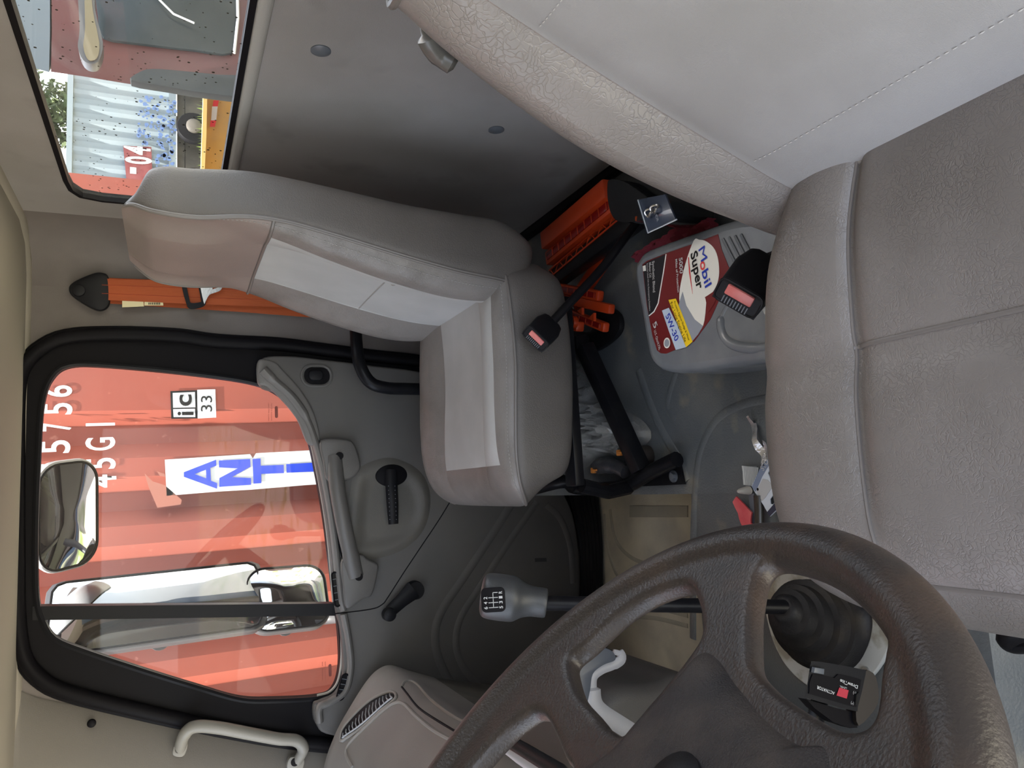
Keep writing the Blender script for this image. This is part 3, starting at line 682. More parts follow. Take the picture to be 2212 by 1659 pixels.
def cls_c(v, p):
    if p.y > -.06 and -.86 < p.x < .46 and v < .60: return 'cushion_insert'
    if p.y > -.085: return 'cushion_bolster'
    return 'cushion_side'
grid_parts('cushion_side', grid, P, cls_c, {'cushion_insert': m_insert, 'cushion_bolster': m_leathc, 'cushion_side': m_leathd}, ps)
jp = [j for j in range(len(P)) if P[j].x < -.9 and -.09 < P[j].y]
def col_path(grid, P, fx, fy, side=-1, out=.0, i0=0, i1=None):
    j = min(range(len(P)), key=lambda q: abs(P[q].x-side*fx)+abs(P[q].y-fy)*1.0)
    cen = [sum(r, Vector())/len(r) for r in grid]
    rng = range(i0, i1 if i1 else len(grid)); return [grid[i][j]+(grid[i][j]-cen[i]).normalized()*out for i in rng]
for s in (-1, 1):
    pth = col_path(grid, P, .98, -.07, s, .001, 4, len(grid)-6)
    bm = nb(); tube(bm, pth, .003, 8); link_bm('piping', bm, m_pipe, ps)
stitches(ps, col_path(grid, P, .955, -.03, -1, .0005, 4, len(grid)-8), None)
# backrest
yb = 1.405
def bst(x, z, w, t, cr, n): return (V(x, yb, z), w, t, cr, Vector(n))
back = [bst(.36, .47, .17, .06, .0, (-1, 0, .3)), bst(.345, .50, .215, .10, .004, (-1, 0, .3)), bst(.345, .56, .235, .13, .016, (-1, 0, .2)), bst(.355, .64, .24, .125, .022, (-1, 0, .2)), bst(.378, .74, .238, .11, .022, (-1, 0, .25)),
        bst(.405, .84, .232, .098, .018, (-1, 0, .28)), bst(.425, .92, .224, .09, .010, (-1, 0, .2)), bst(.43, .98, .216, .092, .0, (-1, 0, .08)), bst(.424, 1.05, .208, .095, -.012, (-1, 0, -.05)), bst(.428, 1.10, .20, .09, -.012, (-1, 0, -.15)),
        bst(.446, 1.14, .18, .07, -.006, (-1, 0, -.6)), bst(.470, 1.157, .14, .03, 0, (-.4, 0, -1)) ]
back[-2] = bst(.446, 1.14, .185, .065, -.006, (-1, 0, .3)); back[-1] = bst(.458, 1.158, .15, .035, 0, (-1, 0, .8)); back[-3] = bst(.430, 1.11, .203, .088, -.01, (-1, 0, .1))
gridb, Pb = seat_body(ps, back, [(0, 0, -.2), (.25, 0, -.2), (.44, 0, -.15), (.49, 0, -.1), (.60, 0, .5), (.70, 0, 1.0), (.80, 0, 1.2), (.90, -.01, .95), (.955, -.03, .45)]+TEMPL[9:], None, None, 3, 7)
def cls_b(v, p):
    if p.y > -.085:
        if v > .575: return 'headrest_panel'
        if -.80 < p.x < .49 and v > .1: return 'backrest_insert'
        return 'backrest_bolster'
    return 'backrest_side'
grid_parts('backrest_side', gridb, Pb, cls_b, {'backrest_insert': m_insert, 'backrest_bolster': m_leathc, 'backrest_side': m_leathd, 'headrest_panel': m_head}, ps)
for s in (-1, 1):
    for out, (fx, fy) in ((.001, (.98, -.07)), (.0005, (.985, -.10))):
        bm = nb(); tube(bm, col_path(gridb, Pb, fx, fy, s, out, 6, len(gridb)-3), .0026, 8); link_bm('piping', bm, m_pipe, ps)
stitches(ps, col_path(gridb, Pb, .955, -.03, -1, .0005, 6, len(gridb)-6), None)
i_s = int(.575*(len(gridb)-1))
cb = sum(gridb[i_s], Vector())/len(gridb[i_s])
row = [(q, p) for q, p in zip(gridb[i_s], Pb) if p.y > -.09]; row.sort(key=lambda t: t[1].x)
bm = nb(); tube(bm, [q+V(-.001, 0, 0) for q, p in row], .003, 6); link_bm('cross_seam', bm, m_pipe, ps)
# pleat across the insert
i_p = int(.36*(len(gridb)-1)); row = sorted([(q, p) for q, p in zip(gridb[i_p], Pb) if p.y > -.06 and -.79 < p.x < .48], key=lambda t: t[1].x)
bm = nb(); tube(bm, [q+V(0, 0, 0) for q, p in row], .0015, 5); link_bm('insert_pleat', bm, m_stitch, ps)
# tubular base frame of the passenger seat
def pz(x, y, z): return at(x, y, Z=z)
bm = nb()
A0, A1 = pz(1262, 748, .33), pz(1385, 1016, .27)
X = (A1-A0).normalized(); box(bm, (A0+A1)/2, ((A1-A0).length, .030, .030), frame(X, (0, 0, 1)), .002); link_bm('side_rail', bm, m_blackm, ps, 30)
bm = nb(); tube(bm, catmull([pz(1130, 1062, .36), pz(1215, 1040, .33), pz(1240, 1053, .29), pz(1290, 1056, .27), pz(1352, 1050, .265), pz(1405, 1020, .262), pz(1462, 992, .262)], 6), .0145, 12); link_bm('front_tube', bm, m_blackm, ps)
bm = nb(); prism(bm, pz(1330, 1054, ZT+.004) and [pz(1335, 1052, ZT+.003), pz(1385, 1040, ZT+.003), pz(1440, 1010, ZT+.003), pz(1470, 990, ZT+.003), pz(1482, 1046, ZT+.003), pz(1400, 1050, ZT+.003)], (0, 0, .004)); fp = link_bm('foot_plate', bm, m_blackm, ps, 30)
bm = nb(); disc(bm, pz(1456, 1029, ZT+.007), (0, 0, 1), .011, .004, 20); disc(bm, pz(1456, 1029, ZT+.011), (0, 0, 1), .007, .006, 6); link_bm('foot_bolt', bm, m_stud, fp)
bm = nb(); box(bm, pz(1240, 748, .31)+V(0, .04, 0), (.035, .16, .035), None, .006); link_bm('slide_carrier', bm, m_blackm, ps, 30)
for c_, s_ in ((V(.02, 1.62, .31), (.03, .03, .14)), (V(.30, 1.62, .31), (.03, .03, .14)), (V(.16, 1.61, .39), (.36, .04, .025)), (V(.16, 1.22, .40), (.36, .04, .02))):
    bm = nb(); box(bm, c_, s_, None, .003); link_bm('base_rail', bm, m_blackm, ps, 30)
bm = nb(); tube(bm, [V(-.02, 1.22, .385), V(-.035, 1.22, .33), V(-.03, 1.24, .27)], .014, 10); link_bm('base_frame', bm, m_blackm, ps, 30)
bm = nb(); disc(bm, pz(1400, 985, ZT+.001), (0, 0, 1), .021, .022, 24, .003)
tag(link_bm('floor_plug', bm, mat('brown rubber plug', (.035, .028, .024), .6), None), 'round dark rubber plug on the floor inside the seat frame corner', 'plug')

# ---- driver seat
ds = thing('driver_seat', 'large worn grey driver seat with pale suede backrest panel in the foreground', 'seat', (.10, .33, .2))
yc = .335
cush = [cst(.34, .540, .15, .12, .0, (0, 0, 1)), cst(.28, .552, .180, .15, .010, (0, 0, 1)), cst(.20, .556, .232, .16, .014, (0, 0, 1)), cst(.12, .550, .258, .16, .012, (0, 0, 1)), cst(.09, .546, .264, .16, .012, (0, 0, 1)), cst(.05, .553, .265, .16, .012, (0, 0, 1)),
        cst(-.02, .556, .263, .155, .010, (0, 0, 1)), cst(-.07, .55, .258, .14, .002, (-.12, 0, 1)), cst(-.115, .532, .25, .12, .0, (-.4, 0, 1)), cst(-.142, .50, .22, .09, .0, (-.8, 0, 1)), cst(-.15, .46, .19, .03, 0, (-1, 0, .5))]
TD = [(0, 0, 0), (.25, 0, 0), (.38, 0, -.05), (.44, 0, -.6), (.465, 0, -.3), (.50, 0, .05), (.58, 0, .35), (.68, -.005, .45), (.80, -.03, .35), (.90, -.10, .1), (.97, -.22, 0), (.995, -.33, .0), (1.0, -.42, 0), (.99, -.65, 0), (.96, -.9, 0), (.88, -.98, 0), (.7, -1, 0), (.3, -1, 0), (0, -1, 0)]
gd, Pd = seat_body(ds, cush, TD, None, None, 4, 8)
def cls_d(v, p):
    if p.y > -.02 and abs(p.x) < .455:
        if v < .78: return 'cushion_centre'
    if p.y > -.335: return 'cushion_bolster'
    return 'cushion_side'
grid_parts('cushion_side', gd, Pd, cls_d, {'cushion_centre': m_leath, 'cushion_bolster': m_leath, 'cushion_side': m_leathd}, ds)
# deep seams of the cushion: along the bolster, across the middle and near the front
for s in (-1, 1):
    bm = nb(); tube(bm, col_path(gd, Pd, .995, -.33, s, .001, 3, len(gd)-8), .0032, 8); link_bm('piping', bm, m_pipe, ds)
    stitches(ds, col_path(gd, Pd, .97, -.22, s, .0006, 3, len(gd)-8), None, m=m_pipe)
def row_path(grid, P, v, lim, out=.0):
    i = int(v*(len(grid)-1)); r = sorted([(q, p) for q, p in zip(grid[i], P) if p.y > -.05 and abs(p.x) < lim], key=lambda t: t[1].x); return [q+V(0, 0, out) for q, p in r]
bm = nb(); tube(bm, row_path(gd, Pd, .385, .46, .0005), .0022, 6, flat=.6); link_bm('cross_seam', bm, m_pipe, ds)
bm = nb(); tube(bm, row_path(gd, Pd, .775, .46, .0006), .0022, 6, flat=.6); link_bm('front_seam', bm, m_pipe, ds)
for s in (-1, 1):
    bm = nb(); tube(bm, col_path(gd, Pd, .455, 0, s, .0, 2, int(.78*(len(gd)-1))), .0018, 6); link_bm('bolster_seam', bm, m_pipe, ds)
# backrest
yb = .335
back = [bst(.27, .41, .20, .06, .0, (-1, 0, .3)), bst(.245, .435, .245, .09, .0, (-1, 0, .3)), bst(.240, .48, .262, .11, .006, (-1, 0, .3)), bst(.258, .56, .262, .14, .012, (-1, 0, .35)), bst(.285, .63, .268, .15, .022, (-1, 0, .35)), bst(.315, .71, .268, .15, .026, (-1, 0, .38)), bst(.345, .79, .262, .145, .022, (-1, 0, .38)),
        bst(.375, .87, .25, .135, .012, (-1, 0, .33)), bst(.395, .93, .235, .13, .0, (-1, 0, .2)), bst(.40, 1.0, .22, .12, -.008, (-1, 0, .05)), bst(.405, 1.08, .205, .12, -.01, (-1, 0, 0)), bst(.43, 1.15, .17, .09, -.004, (-1, 0, .4)), bst(.46, 1.18, .12, .04, 0, (-1, 0, 1))]
TB = [(0, 0, 0), (.30, 0, 0), (.50, 0, -.05), (.60, 0, -.2), (.625, 0, -.1), (.68, 0, .4), (.80, 0, .9), (.90, -.04, .75), (.96, -.14, .3), (.995, -.32, 0), (1.0, -.36, 0), (.99, -.5, 0), (.96, -.75, 0), (.90, -.93, 0), (.8, -1, 0), (.4, -1, 0), (0, -1, 0)]
gb2, Pb2 = seat_body(ds, back, TB, None, None, 4, 8)
def cls_db(v, p):
    lim = .61 if v > .24 else .61*max(0, min(1, (v-.11)/.13))**.5
    if p.y > -.335:
        if v > .66: return 'headrest'
        if abs(p.x) < lim and p.y > -.03: return 'backrest_centre'
        return 'backrest_bolster'
    return 'backrest_shell'
m_bol = mat('cracked bolster leather', (.235, .213, .198), .33, bump=.55, bscale=150, bkind='crack', col2=(.205, .187, .173), cscale=6)
m_shell = mat('backrest shell vinyl', (.19, .175, .15), .4, col2=(.145, .135, .115), cscale=10)
grid_parts('backrest_shell', gb2, Pb2, cls_db, {'backrest_centre': m_insertd, 'backrest_bolster': m_bol, 'backrest_shell': m_shell, 'headrest': m_bol}, ds)
for s in (-1, 1):
    bm = nb(); tube(bm, col_path(gb2, Pb2, .995, -.32, s, .001, 4, len(gb2)-4), .0034, 8); link_bm('piping', bm, m_pipe, ds)
def row_path2(grid, P, v, lim, o=V(-.001, 0, 0)):
    i = int(v*(len(grid)-1)); r = sorted([(q, p) for q, p in zip(grid[i], P) if p.y > -.33 and abs(p.x) < lim], key=lambda t: t[1].x); return [q+o for q, p in r]
bm = nb(); tube(bm, row_path2(gb2, Pb2, .66, 1.1), .0045, 8); link_bm('cross_seam', bm, m_pipe, ds)
for v_ in (.31, .54): stitches(ds, row_path2(gb2, Pb2, v_, .60), None, .0007, .006, .0035, 'quilting_stitch', mat('pale thread', (.55, .54, .52), .7))
bm = nb(); box(bm, V(.10, .33, .30), (.40, .36, .20), None, .02); link_bm('seat_base', bm, m_blackm, ds, 30)
m_felt = mat('torn foam edge', (.24, .22, .20), .95, bump=.6, bscale=600)
tw = resample(catmull(ats([(1712, 512), (1740, 470), (1770, 425), (1790, 395), (1850, 350), (1960, 290), (2100, 205), (2230, 135)], Z=.545), 5), 24, False)
bm = nb(); tube(bm, tw, [.005+.0015*math.sin(k*1.7) for k in range(24)], 7); link_bm('torn_welt', bm, m_felt, ds)
bm = nb(); tube(bm, catmull([at(2212, 1362, Z=.36), at(2185, 1372, Z=.36), at(2172, 1385, Z=.355), at(2190, 1396, Z=.35), at(2230, 1396, Z=.35)], 5), .010, 10, flat=.7); link_bm('adjuster_lever', bm, m_blackp, ds)
# black plastic side cover at the top of the backrest shell
bm = nb(); tube(bm, catmull([at(918, 45, Y=.585), at(926, 80, Y=.59), at(950, 115, Y=.60), at(985, 140, Y=.60)], 5), [.006]*5+[.012]*6+[.011]*4+[.005], 10); link_bm('shell_corner_cap', bm, mat('scuffed cap', (.10, .098, .09), .3), ds)

# ================================================================== THINGS ON THE FLOOR
# --- oil jug lying on its side, label up, foot towards the passenger side
ZJ = .362; ZJ0 = ZT+.006
jug = thing('oil_jug', 'grey plastic motor oil jug with maroon label lying on the floor between the seats', 'oil jug', (.25, .90, ZJ0))
m_jug = mat('grey jug plastic', (.15, .165, .185), .24, bump=.1, bscale=500, col2=(.18, .195, .21), cscale=20)
jo = [(1378, 590), (1384, 568), (1400, 555), (1470, 530), (1545, 505), (1600, 492), (1680, 490), (1735, 520), (1750, 560), (1742, 600), (1748, 640), (1752, 700), (1740, 745), (1700, 756), (1640, 762), (1560, 774), (1480, 786), (1440, 786), (1416, 774), (1406, 750), (1392, 670)]
jh = [(1645, 660), (1660, 690), (1690, 700), (1715, 680), (1712, 650), (1690, 632), (1662, 640)]
jo = catmull(ats(jo, Z=ZJ), 4, True); jh = catmull(ats(jh, Z=ZJ), 4, True)
plate('jug_body', [V(p.x, p.y, ZJ0) for p in inset(jo, -.0, 'y') ], [[V(p.x, p.y, ZJ0) for p in jh]], (0, 0, 1), ZJ-ZJ0, m_jug, jug, 50, bevel=.014)
# flutes beside the neck
for k in range(4):
    bm = nb(); tube(bm, ats([(1562+13*k, 516-3*k), (1580+13*k, 552-3*k), (1600+13*k, 590-4*k)], Z=ZJ+.0005), .0026, 6); link_bm('grip_rib', bm, m_jug, jug)
# dished shoulder by the handle
bm = nb(); tube(bm, catmull(ats([(1585, 640), (1560, 690), (1572, 735), (1620, 752), (1690, 742)], Z=ZJ-.002), 6), [.004]*6+[.008]*14+[.006]*5, 10); link_bm('handle_shoulder', bm, m_jug, jug)
bm = nb(); c_ = at(1752, 548, Z=.31); tube(bm, [c_, c_+V(0, -.035, 0)], .024, 20); link_bm('screw_cap', bm, m_blackp, jug)
m_maroon = mat('maroon label', (.16, .016, .018), .3); m_lblk = mat('black label', (.018, .018, .022), .3); m_lwh = mat('cream label', (.82, .82, .76), .35)
m_lgry = mat('silver label', (.30, .33, .38), .3); m_lyel = mat('yellow label', (.95, .66, .02), .35); m_lblu = mat('pale blue label', (.50, .60, .74), .35); m_lred = mat('red label', (.75, .05, .05), .35)
JZ = ZJ+.0002
def jl(l, n=4): return catmull(ats(l, Z=ZJ), n, True)
def jp(l): return ats(l, Z=ZJ)
def jz(x, y): return at(x, y, Z=ZJ)
lab = decal('label_ground', jp([(1388, 572), (1398, 564), (1440, 547), (1500, 526), (1552, 506), (1560, 540), (1580, 590), (1558, 640), (1535, 690), (1500, 738), (1440, 764), (1428, 763), (1420, 757), (1410, 725), (1398, 660)]), (0, 0, 1), m_maroon, jug, .0004)
decal('black_panel', jp([(1390, 574), (1400, 566), (1438, 550), (1432, 590), (1426, 625), (1421, 655), (1413, 672), (1403, 681), (1397, 640)]), (0, 0, 1), m_lblk, lab, .0010)
bm = nb(); tube(bm, jp([(1440, 549), (1434, 590), (1428, 625), (1423, 655), (1414, 673), (1403, 682)]), .0011, 4); bmesh.ops.translate(bm, vec=(0, 0, .001), verts=bm.verts); link_bm('white_line', bm, m_lwh, lab)
decal('swoosh', jl([(1500, 520), (1482, 570), (1470, 625), (1470, 660), (1478, 690), (1498, 722), (1520, 704), (1527, 650), (1524, 642), (1540, 632), (1553, 605), (1554, 570), (1546, 540), (1528, 522), (1512, 518)]), (0, 0, 1), m_lwh, lab, .0010)
decal('silver_fade', jp([(1470, 650), (1476, 630), (1484, 660), (1502, 690), (1520, 704), (1510, 722), (1490, 745), (1470, 752), (1460, 720), (1462, 680)]), (0, 0, 1), m_lgry, lab, .0012)
decal('maroon_notch', jp([(1525, 642), (1546, 628), (1553, 634), (1545, 655), (1532, 675)]), (0, 0, 1), m_maroon, lab, .0014)
decal('yellow_strip', jp([(1446, 648), (1462, 645), (1480, 690), (1498, 738), (1484, 750), (1466, 700)]), (0, 0, 1), m_lyel, lab, .0016)
decal('viscosity_strip', jp([(1432, 671), (1447, 665), (1464, 700), (1484, 750), (1462, 756), (1447, 715)]), (0, 0, 1), m_lblu, lab, .0018)
decal('seal_mark', ellipse(jz(1443, 741), (1, 0, 0), (0, 1, 0), .0085, .0085, 24), (0, 0, 1), m_lwh, lab, .0020)
decal('seal_mark', ellipse(jz(1443, 741), (1, 0, 0), (0, 1, 0), .0062, .0062, 24), (0, 0, 1), m_lgry, lab, .0023)
decal('recycle_mark', jp([(1390, 575), (1396, 573), (1397, 585), (1391, 586)]), (0, 0, 1), m_lwh, lab, .0014)
def jt(s, a, b, m, h, bold=0, lift=.0022, name='label_text', shear=0): text(name, s, jz(*a), jz(*b), (0, 0, 1), m, lab, h, bold, lift=lift, shear=shear)
jt('M', (1511, 540), (1517, 567), m_blue, .0150, 0); jt('o', (1514, 568), (1517, 586), m_lred, .0150, .012); jt('bil', (1518, 588), (1526, 623), m_blue, .0150, .012)
jt('Super', (1494, 549), (1508, 627), m_ink, .0155, .02)
bm = nb(); tube(bm, jp([(1489, 556), (1492, 590), (1498, 635)]), [.0008, .0013, .0002], 4); bmesh.ops.translate(bm, vec=(0, 0, .0018), verts=bm.verts); link_bm('red_underline', bm, m_lred, lab)
jt('5000', (1469, 558), (1471, 592), m_white, .0085, .02); jt('Miles of Protection', (1461, 561), (1466, 632), m_white, .0052, .015)
jt('Synthetic Blend', (1411, 565), (1413, 632), m_white, .0065, .015); jt('Motor Oil', (1404, 568), (1405, 600), m_white, .0060, .015); jt('Recycle Used Oil At Participating Retailers', (1399, 570), (1405, 672), m_white, .0036, .01)
jt('Protects Against Sludge & Wear', (1458, 653), (1490, 737), m_ink, .0040, 0); jt('For Long Engine Life', (1450, 656), (1481, 740), m_ink, .0060, 0)
jt('5W-30', (1440, 683), (1461, 739), m_blue, .0110, .02); jt('5', (1412, 700), (1416, 711), m_white, .0105, .02); jt('U.S. Qts/4.73L', (1415, 715), (1426, 757), m_white, .0052, .015)
# wine-red cloth half under the jug
m_cloth = mat('wine red cloth', (.20, .018, .035), .85, bump=.5, bscale=250)
bm = nb(); L0 = ats([(1370, 553), (1376, 545), (1400, 530), (1440, 505), (1480, 482), (1530, 470)], Z=ZT+.045); L1 = ats([(1385, 570), (1395, 562), (1420, 545), (1460, 530), (1500, 515), (1550, 500)], Z=ZT+.03)
n = 24; L0 = resample(L0, n, False); L1 = resample(L1, n, False); rows = []
for k in range(6):
    t = k/5; rows.append([bm.verts.new(a.lerp(b, t)+V(0, 0, .006*math.sin(i*1.1+k*2)+.010*math.sin(t*PI))) for i, (a, b) in enumerate(zip(L0, L1))])
for R0, R1 in zip(rows, rows[1:]):
    for i in range(n-1): bm.faces.new((R0[i], R0[i+1], R1[i+1], R1[i]))
r = bmesh.ops.extrude_face_region(bm, geom=list(bm.faces)); bmesh.ops.translate(bm, vec=(0, 0, -.018), verts=[e for e in r['geom'] if isinstance(e, bmesh.types.BMVert)])
tag(link_bm('wine_red_cloth', bm, m_cloth, None), 'wine red folded cloth tucked along the edge of the oil jug', 'cloth')
# earrings card in clear wrap
cdk = thing('jewellery_card', 'dark blue card in clear wrap with two metal loops beside the driver backrest', 'card', at(1410, 470, Z=ZT+.06))
zc = .42; m_navy = mat('navy card', (.035, .05, .085), .25, coat=.6)
cp = [(1378, 432), (1400, 503), (1462, 474), (1440, 420)]
bm = nb(); prism(bm, ats(cp, Z=zc), (0, 0, .003), .0005); cd_ = link_bm('card', bm, m_navy, cdk, 30)
bm = nb(); tube(bm, ats(cp[:3], Z=zc+.004), .0012, 5); link_bm('wrap_edge', bm, mat('clear wrap edge', (.6, .65, .72), .15), cdk)
for (x, y) in ((1402, 460), (1414, 452)):
    bm = nb(); c = at(x, y, Z=zc+.007); tube(bm, [c+V(.006*math.cos(a), .008*math.sin(a), .003*math.sin(2*a)) for a in [2*PI*k/20 for k in range(20)]], .0018, 6, True); link_bm('metal_loop', bm, m_chrome, cdk)
text('card_print', 'PAMOR', at(1410, 470, Z=zc+.004), at(1420, 452, Z=zc+.004), (0, 0, 1), m_lgry, cdk, .005) if False else text('card_print', 'PAMOR', at(1412, 452, Z=zc+.004), at(1420, 480, Z=zc+.004), (0, 0, 1), m_lgry, cdk, .005)
# glossy black belt reel between rear wall and driver backrest
bm = nb(); lp = catmull([(1312, 400), (1318, 388), (1345, 392), (1385, 425), (1392, 460), (1380, 476), (1345, 480), (1325, 470), (1314, 440)], 4, True) if False else catmull(ats([(1312, 400), (1318, 388), (1345, 392), (1395, 425), (1400, 460), (1380, 476), (1345, 480), (1325, 470), (1314, 440)], Z=.40), 4, True)
m_gloss = mat('glossy black cover', (.012, .013, .015), .12, coat=.5, bump=.3, bscale=40, col3=(.25, .04, .01), c3scale=22, c3th=(.68, .70))
prism(bm, lp, (0, 0, -.13), .0); b2 = bm; o = link_bm('belt_reel_cover', bm, m_gloss, None, 40)
tag(o, 'glossy black rounded cover wedged at the foot of the rear panel', 'cover')
# folded warning triangles: orange bars with red reflectors
def tri_bar(parent, a, b, w, h, refl=True, z=.0):
    a, b = Vector(a), Vector(b); X = (b-a).normalized(); c = (a+b)/2; R = frame(X, (0, 0, 1)); l = (b-a).length
    bm = nb(); box(bm, c, (l, w, h), R, .004); br = link_bm('bar', bm, m_oran, parent, 30)
    if refl:
        bm = nb(); box(bm, c+V(0, 0, h/2+.001)+R@V(0, -w*.02, 0), (l*.92, w*.52, .003), R, .001); link_bm('reflector', bm, m_redre, br, 30)
        bm = nb()
        for k in range(int(l/.028)): box(bm, c+R@V(-l*.45+k*.028, 0, h/2+.003), (.002, w*.5, .001), R)
        link_bm('reflector_line', bm, m_oran, br, 30, kind='stuff')
    return br
w1_ = thing('warning_triangle', 'folded orange and red warning triangle lying against the foot of the rear panel', 'warning triangle', at(1250, 470, Z=ZT), 'folded warning triangles')
tri_bar(w1_, at(1318, 408, Z=.33), at(1180, 522, Z=.33), .040, .03, False)
tri_bar(w1_, at(1330, 440, Z=.32), at(1186, 560, Z=.32), .032, .02)
a, b = at(1345, 462, Z=.31), at(1192, 592, Z=.31)
bm = nb(); R = frame((b-a).normalized(), (0, 0, 1)); l = (b-a).length; c = (a+b)/2
for s in (-.008, .008): box(bm, c+R@V(0, s, 0), (l, .003, .014), R)
for k in range(13): box(bm, c+R@V(-l/2+l*(k+.5)/13, 0, 0), (.002, .022, .012), R@Matrix.Rotation(.7*(-1)**k, 3, 'Z'))
link_bm('lattice_foot', bm, m_oran, w1_, 30)
tri_bar(w1_, at(1305, 560, Z=.27), at(1240, 655, Z=.27), .042, .012, False)
w2_ = thing('warning_triangle', 'folded orange warning triangle end on the floor beside the passenger seat side', 'warning triangle', at(1260, 670, Z=ZT), 'folded warning triangles')
tri_bar(w2_, at(1298, 640, Z=.30), at(1205, 622, Z=.30), .022, .016)
tri_bar(w2_, at(1322, 668, Z=.30), at(1195, 640, Z=.30), .020, .016, False)
tri_bar(w2_, at(1310, 708, Z=.29), at(1200, 664, Z=.29), .020, .016)
tri_bar(w2_, at(1254, 706, Z=.31), at(1195, 690, Z=.31), .022, .02, False)
bm = nb(); disc(bm, at(1243, 696, Z=.32), (0, 0, 1), .013, .010, 20); link_bm('pivot', bm, m_oran, w2_)
bm = nb(); prism(bm, ats([(1252, 672), (1262, 665), (1262, 680)], Z=.315), (0, 0, .006)); link_bm('stay', bm, m_oran, w2_, 30)
bm = nb(); prism(bm, ats([(1276, 688), (1288, 676), (1288, 694)], Z=.315), (0, 0, .006)); link_bm('stay', bm, m_oran, w2_, 30)
for o in (w1_, w2_): del o['group']
# black rails and hose behind the seats
bm = nb(); a, b = at(1405, 450, Z=.30), at(1195, 608, Z=.30); X = (b-a).normalized(); box(bm, (a+b)/2, ((b-a).length, .040, .03), frame(X, (0, 0, 1)), .004)
tag(link_bm('mounting_rail', bm, m_blackm, None), 'black steel rail on the floor in front of the folded warning triangle', 'rail')
bm = nb(); prism(bm, catmull(ats([(1296, 672), (1320, 664), (1344, 680), (1348, 710), (1330, 735), (1290, 760), (1240, 765), (1215, 740), (1240, 715), (1285, 715)], Z=ZT+.002), 4, True), (0, 0, .012), .004)
tag(link_bm('seat_mount_bracket', bm, m_blackm, None), 'black bolted bracket on the floor by the passenger seat rear foot', 'bracket')
# --- seat belt buckles
def buckle(name, label, c, ax, nrm, L, W, T, stalk=None, sr=.009):
    t = thing(name, label, 'belt buckle', c); c = Vector(c); ax = Vector(ax).normalized(); R = frame(ax, nrm)
    bm = nb(); lo = [c+R@V(x, y, -T/2) for x, y in [(L*.5, W*.5), (L*.5, -W*.5), (-L*.1, -W*.54), (-L*.42, -W*.44), (-L*.5, -W*.28), (-L*.5, W*.28), (-L*.42, W*.44), (-L*.1, W*.54)]]
    prism(bm, catmull(lo[:2], 1)+lo[2:] if False else lo, R@V(0, 0, T), T*.22, 3); bd = link_bm('buckle_body', bm, m_blackp, t, 40)
    bm = nb(); tube(bm, resample(rrect(c+R@V(L*.5, 0, 0), R@V(0, 1, 0), R@V(0, 0, 1), W*.98, T*.95, T*.2), 32), .0016, 6, True); link_bm('mouth_rim', bm, m_blackp, t)
    bm = nb(); box(bm, c+R@V(L*.5+.001, 0, T*.14), (.004, W*.62, T*.42), R, .0015); link_bm('release_button', bm, m_pink, t, 40)
    bm = nb()
    for k in range(9): box(bm, c+R@V(L*.5+.001, W*.62*((k+.5)/9-.5), -T*.28), (.003, .0014, T*.3), R)
    link_bm('mouth_teeth', bm, m_stud, t, 0, kind='stuff')
    if stalk: 
        bm = nb(); tube(bm, catmull([c-ax*L*.45]+stalk, 6), sr, 10, flat=.6); link_bm('stalk', bm, m_black, t)
    return t, R
c = at(1174, 715, Y=1.125); e = at(1140, 745, Y=1.11); bx, R_ = buckle('seat_belt_buckle', 'black seat belt buckle with pink button on the passenger seat side', c, (e-c).normalized()+V(0, -.25, 0), (0, -1, .3), .072, .048, .024, [at(1235, 650, Y=1.12), at(1300, 580, Y=1.10), at(1345, 520, Y=1.08), at(1395, 455, Y=1.09)], .011)
c = at(1625, 605, Y=.665); e = at(1578, 665, Y=.65)
bx2, R2_ = buckle('seat_belt_buckle', 'large black seat belt buckle with faded button lying over the oil jug', c, (e-c), (.1, -.75, .5), .088, .056, .034, [at(1672, 560, Y=.71), at(1700, 525, Y=.66), at(1720, 500, Y=.62)], .014)
# --- crumpled clear bag under the passenger seat
m_bag = bpy.data.materials.new('clear plastic bag'); m_bag.use_nodes = True; nt = m_bag.node_tree; b = nt.nodes['Principled BSDF']
b.inputs['Base Color'].default_value = (.45, .45, .43, 1); b.inputs['Roughness'].default_value = .16; b.inputs['Alpha'].default_value = .38; b.inputs['Specular IOR Level'].default_value = .9
def crumple(name, outline, Z, h, m, label, cat, seed=0, n=34, amp=1, thick=None):
    lo = catmull(ats(outline, Z=Z), 5, True); c = sum(lo, Vector())/len(lo); lo = resample(lo, 72); bm = nb(); rows = []
    for k in range(n):
        t = 1-k/n
        row = []
        for i, p in enumerate(lo):
            q = c+(p-c)*t; nz = noise.noise(V(q.x*22+seed, q.y*22, seed))+.6*noise.noise(V(q.x*60, q.y*60+seed, 3)); rd = abs(noise.noise(V(q.x*35, q.y*35, seed+9)))
            z = .012*(1-t)+h*(1-t**3)*(.62+.5*nz*amp+.5*noise.noise(V(q.x*110, q.y*110, seed)))+h*.55*(1-rd*3.0)*(1-t**4); row.append(bm.verts.new(V(q.x, q.y, Z+max(0.0006, z))))
        rows.append(row)
    for R0, R1 in zip(rows, rows[1:]):
        for i in range(72): bm.faces.new((R0[i], R0[(i+1) % 72], R1[(i+1) % 72], R1[i]))
    bm.faces.new(rows[-1])
    for f in bm.faces:
        f.normal_update()
        if f.normal.z < 0: f.normal_flip()
    me = bpy.data.meshes.new(name); bm.to_mesh(me); bm.free(); return tag(link_me(name, me, m, None, 14), label, cat)
crumple('plastic_bag', [(1215, 780), (1260, 770), (1310, 830), (1345, 880), (1385, 905), (1408, 935), (1398, 958), (1350, 985), (1310, 985), (1262, 1012), (1222, 1018), (1200, 960), (1195, 860)], ZT+.004, .075, m_bag, 'crumpled clear plastic bag stuffed under the passenger seat', 'bag', 3)
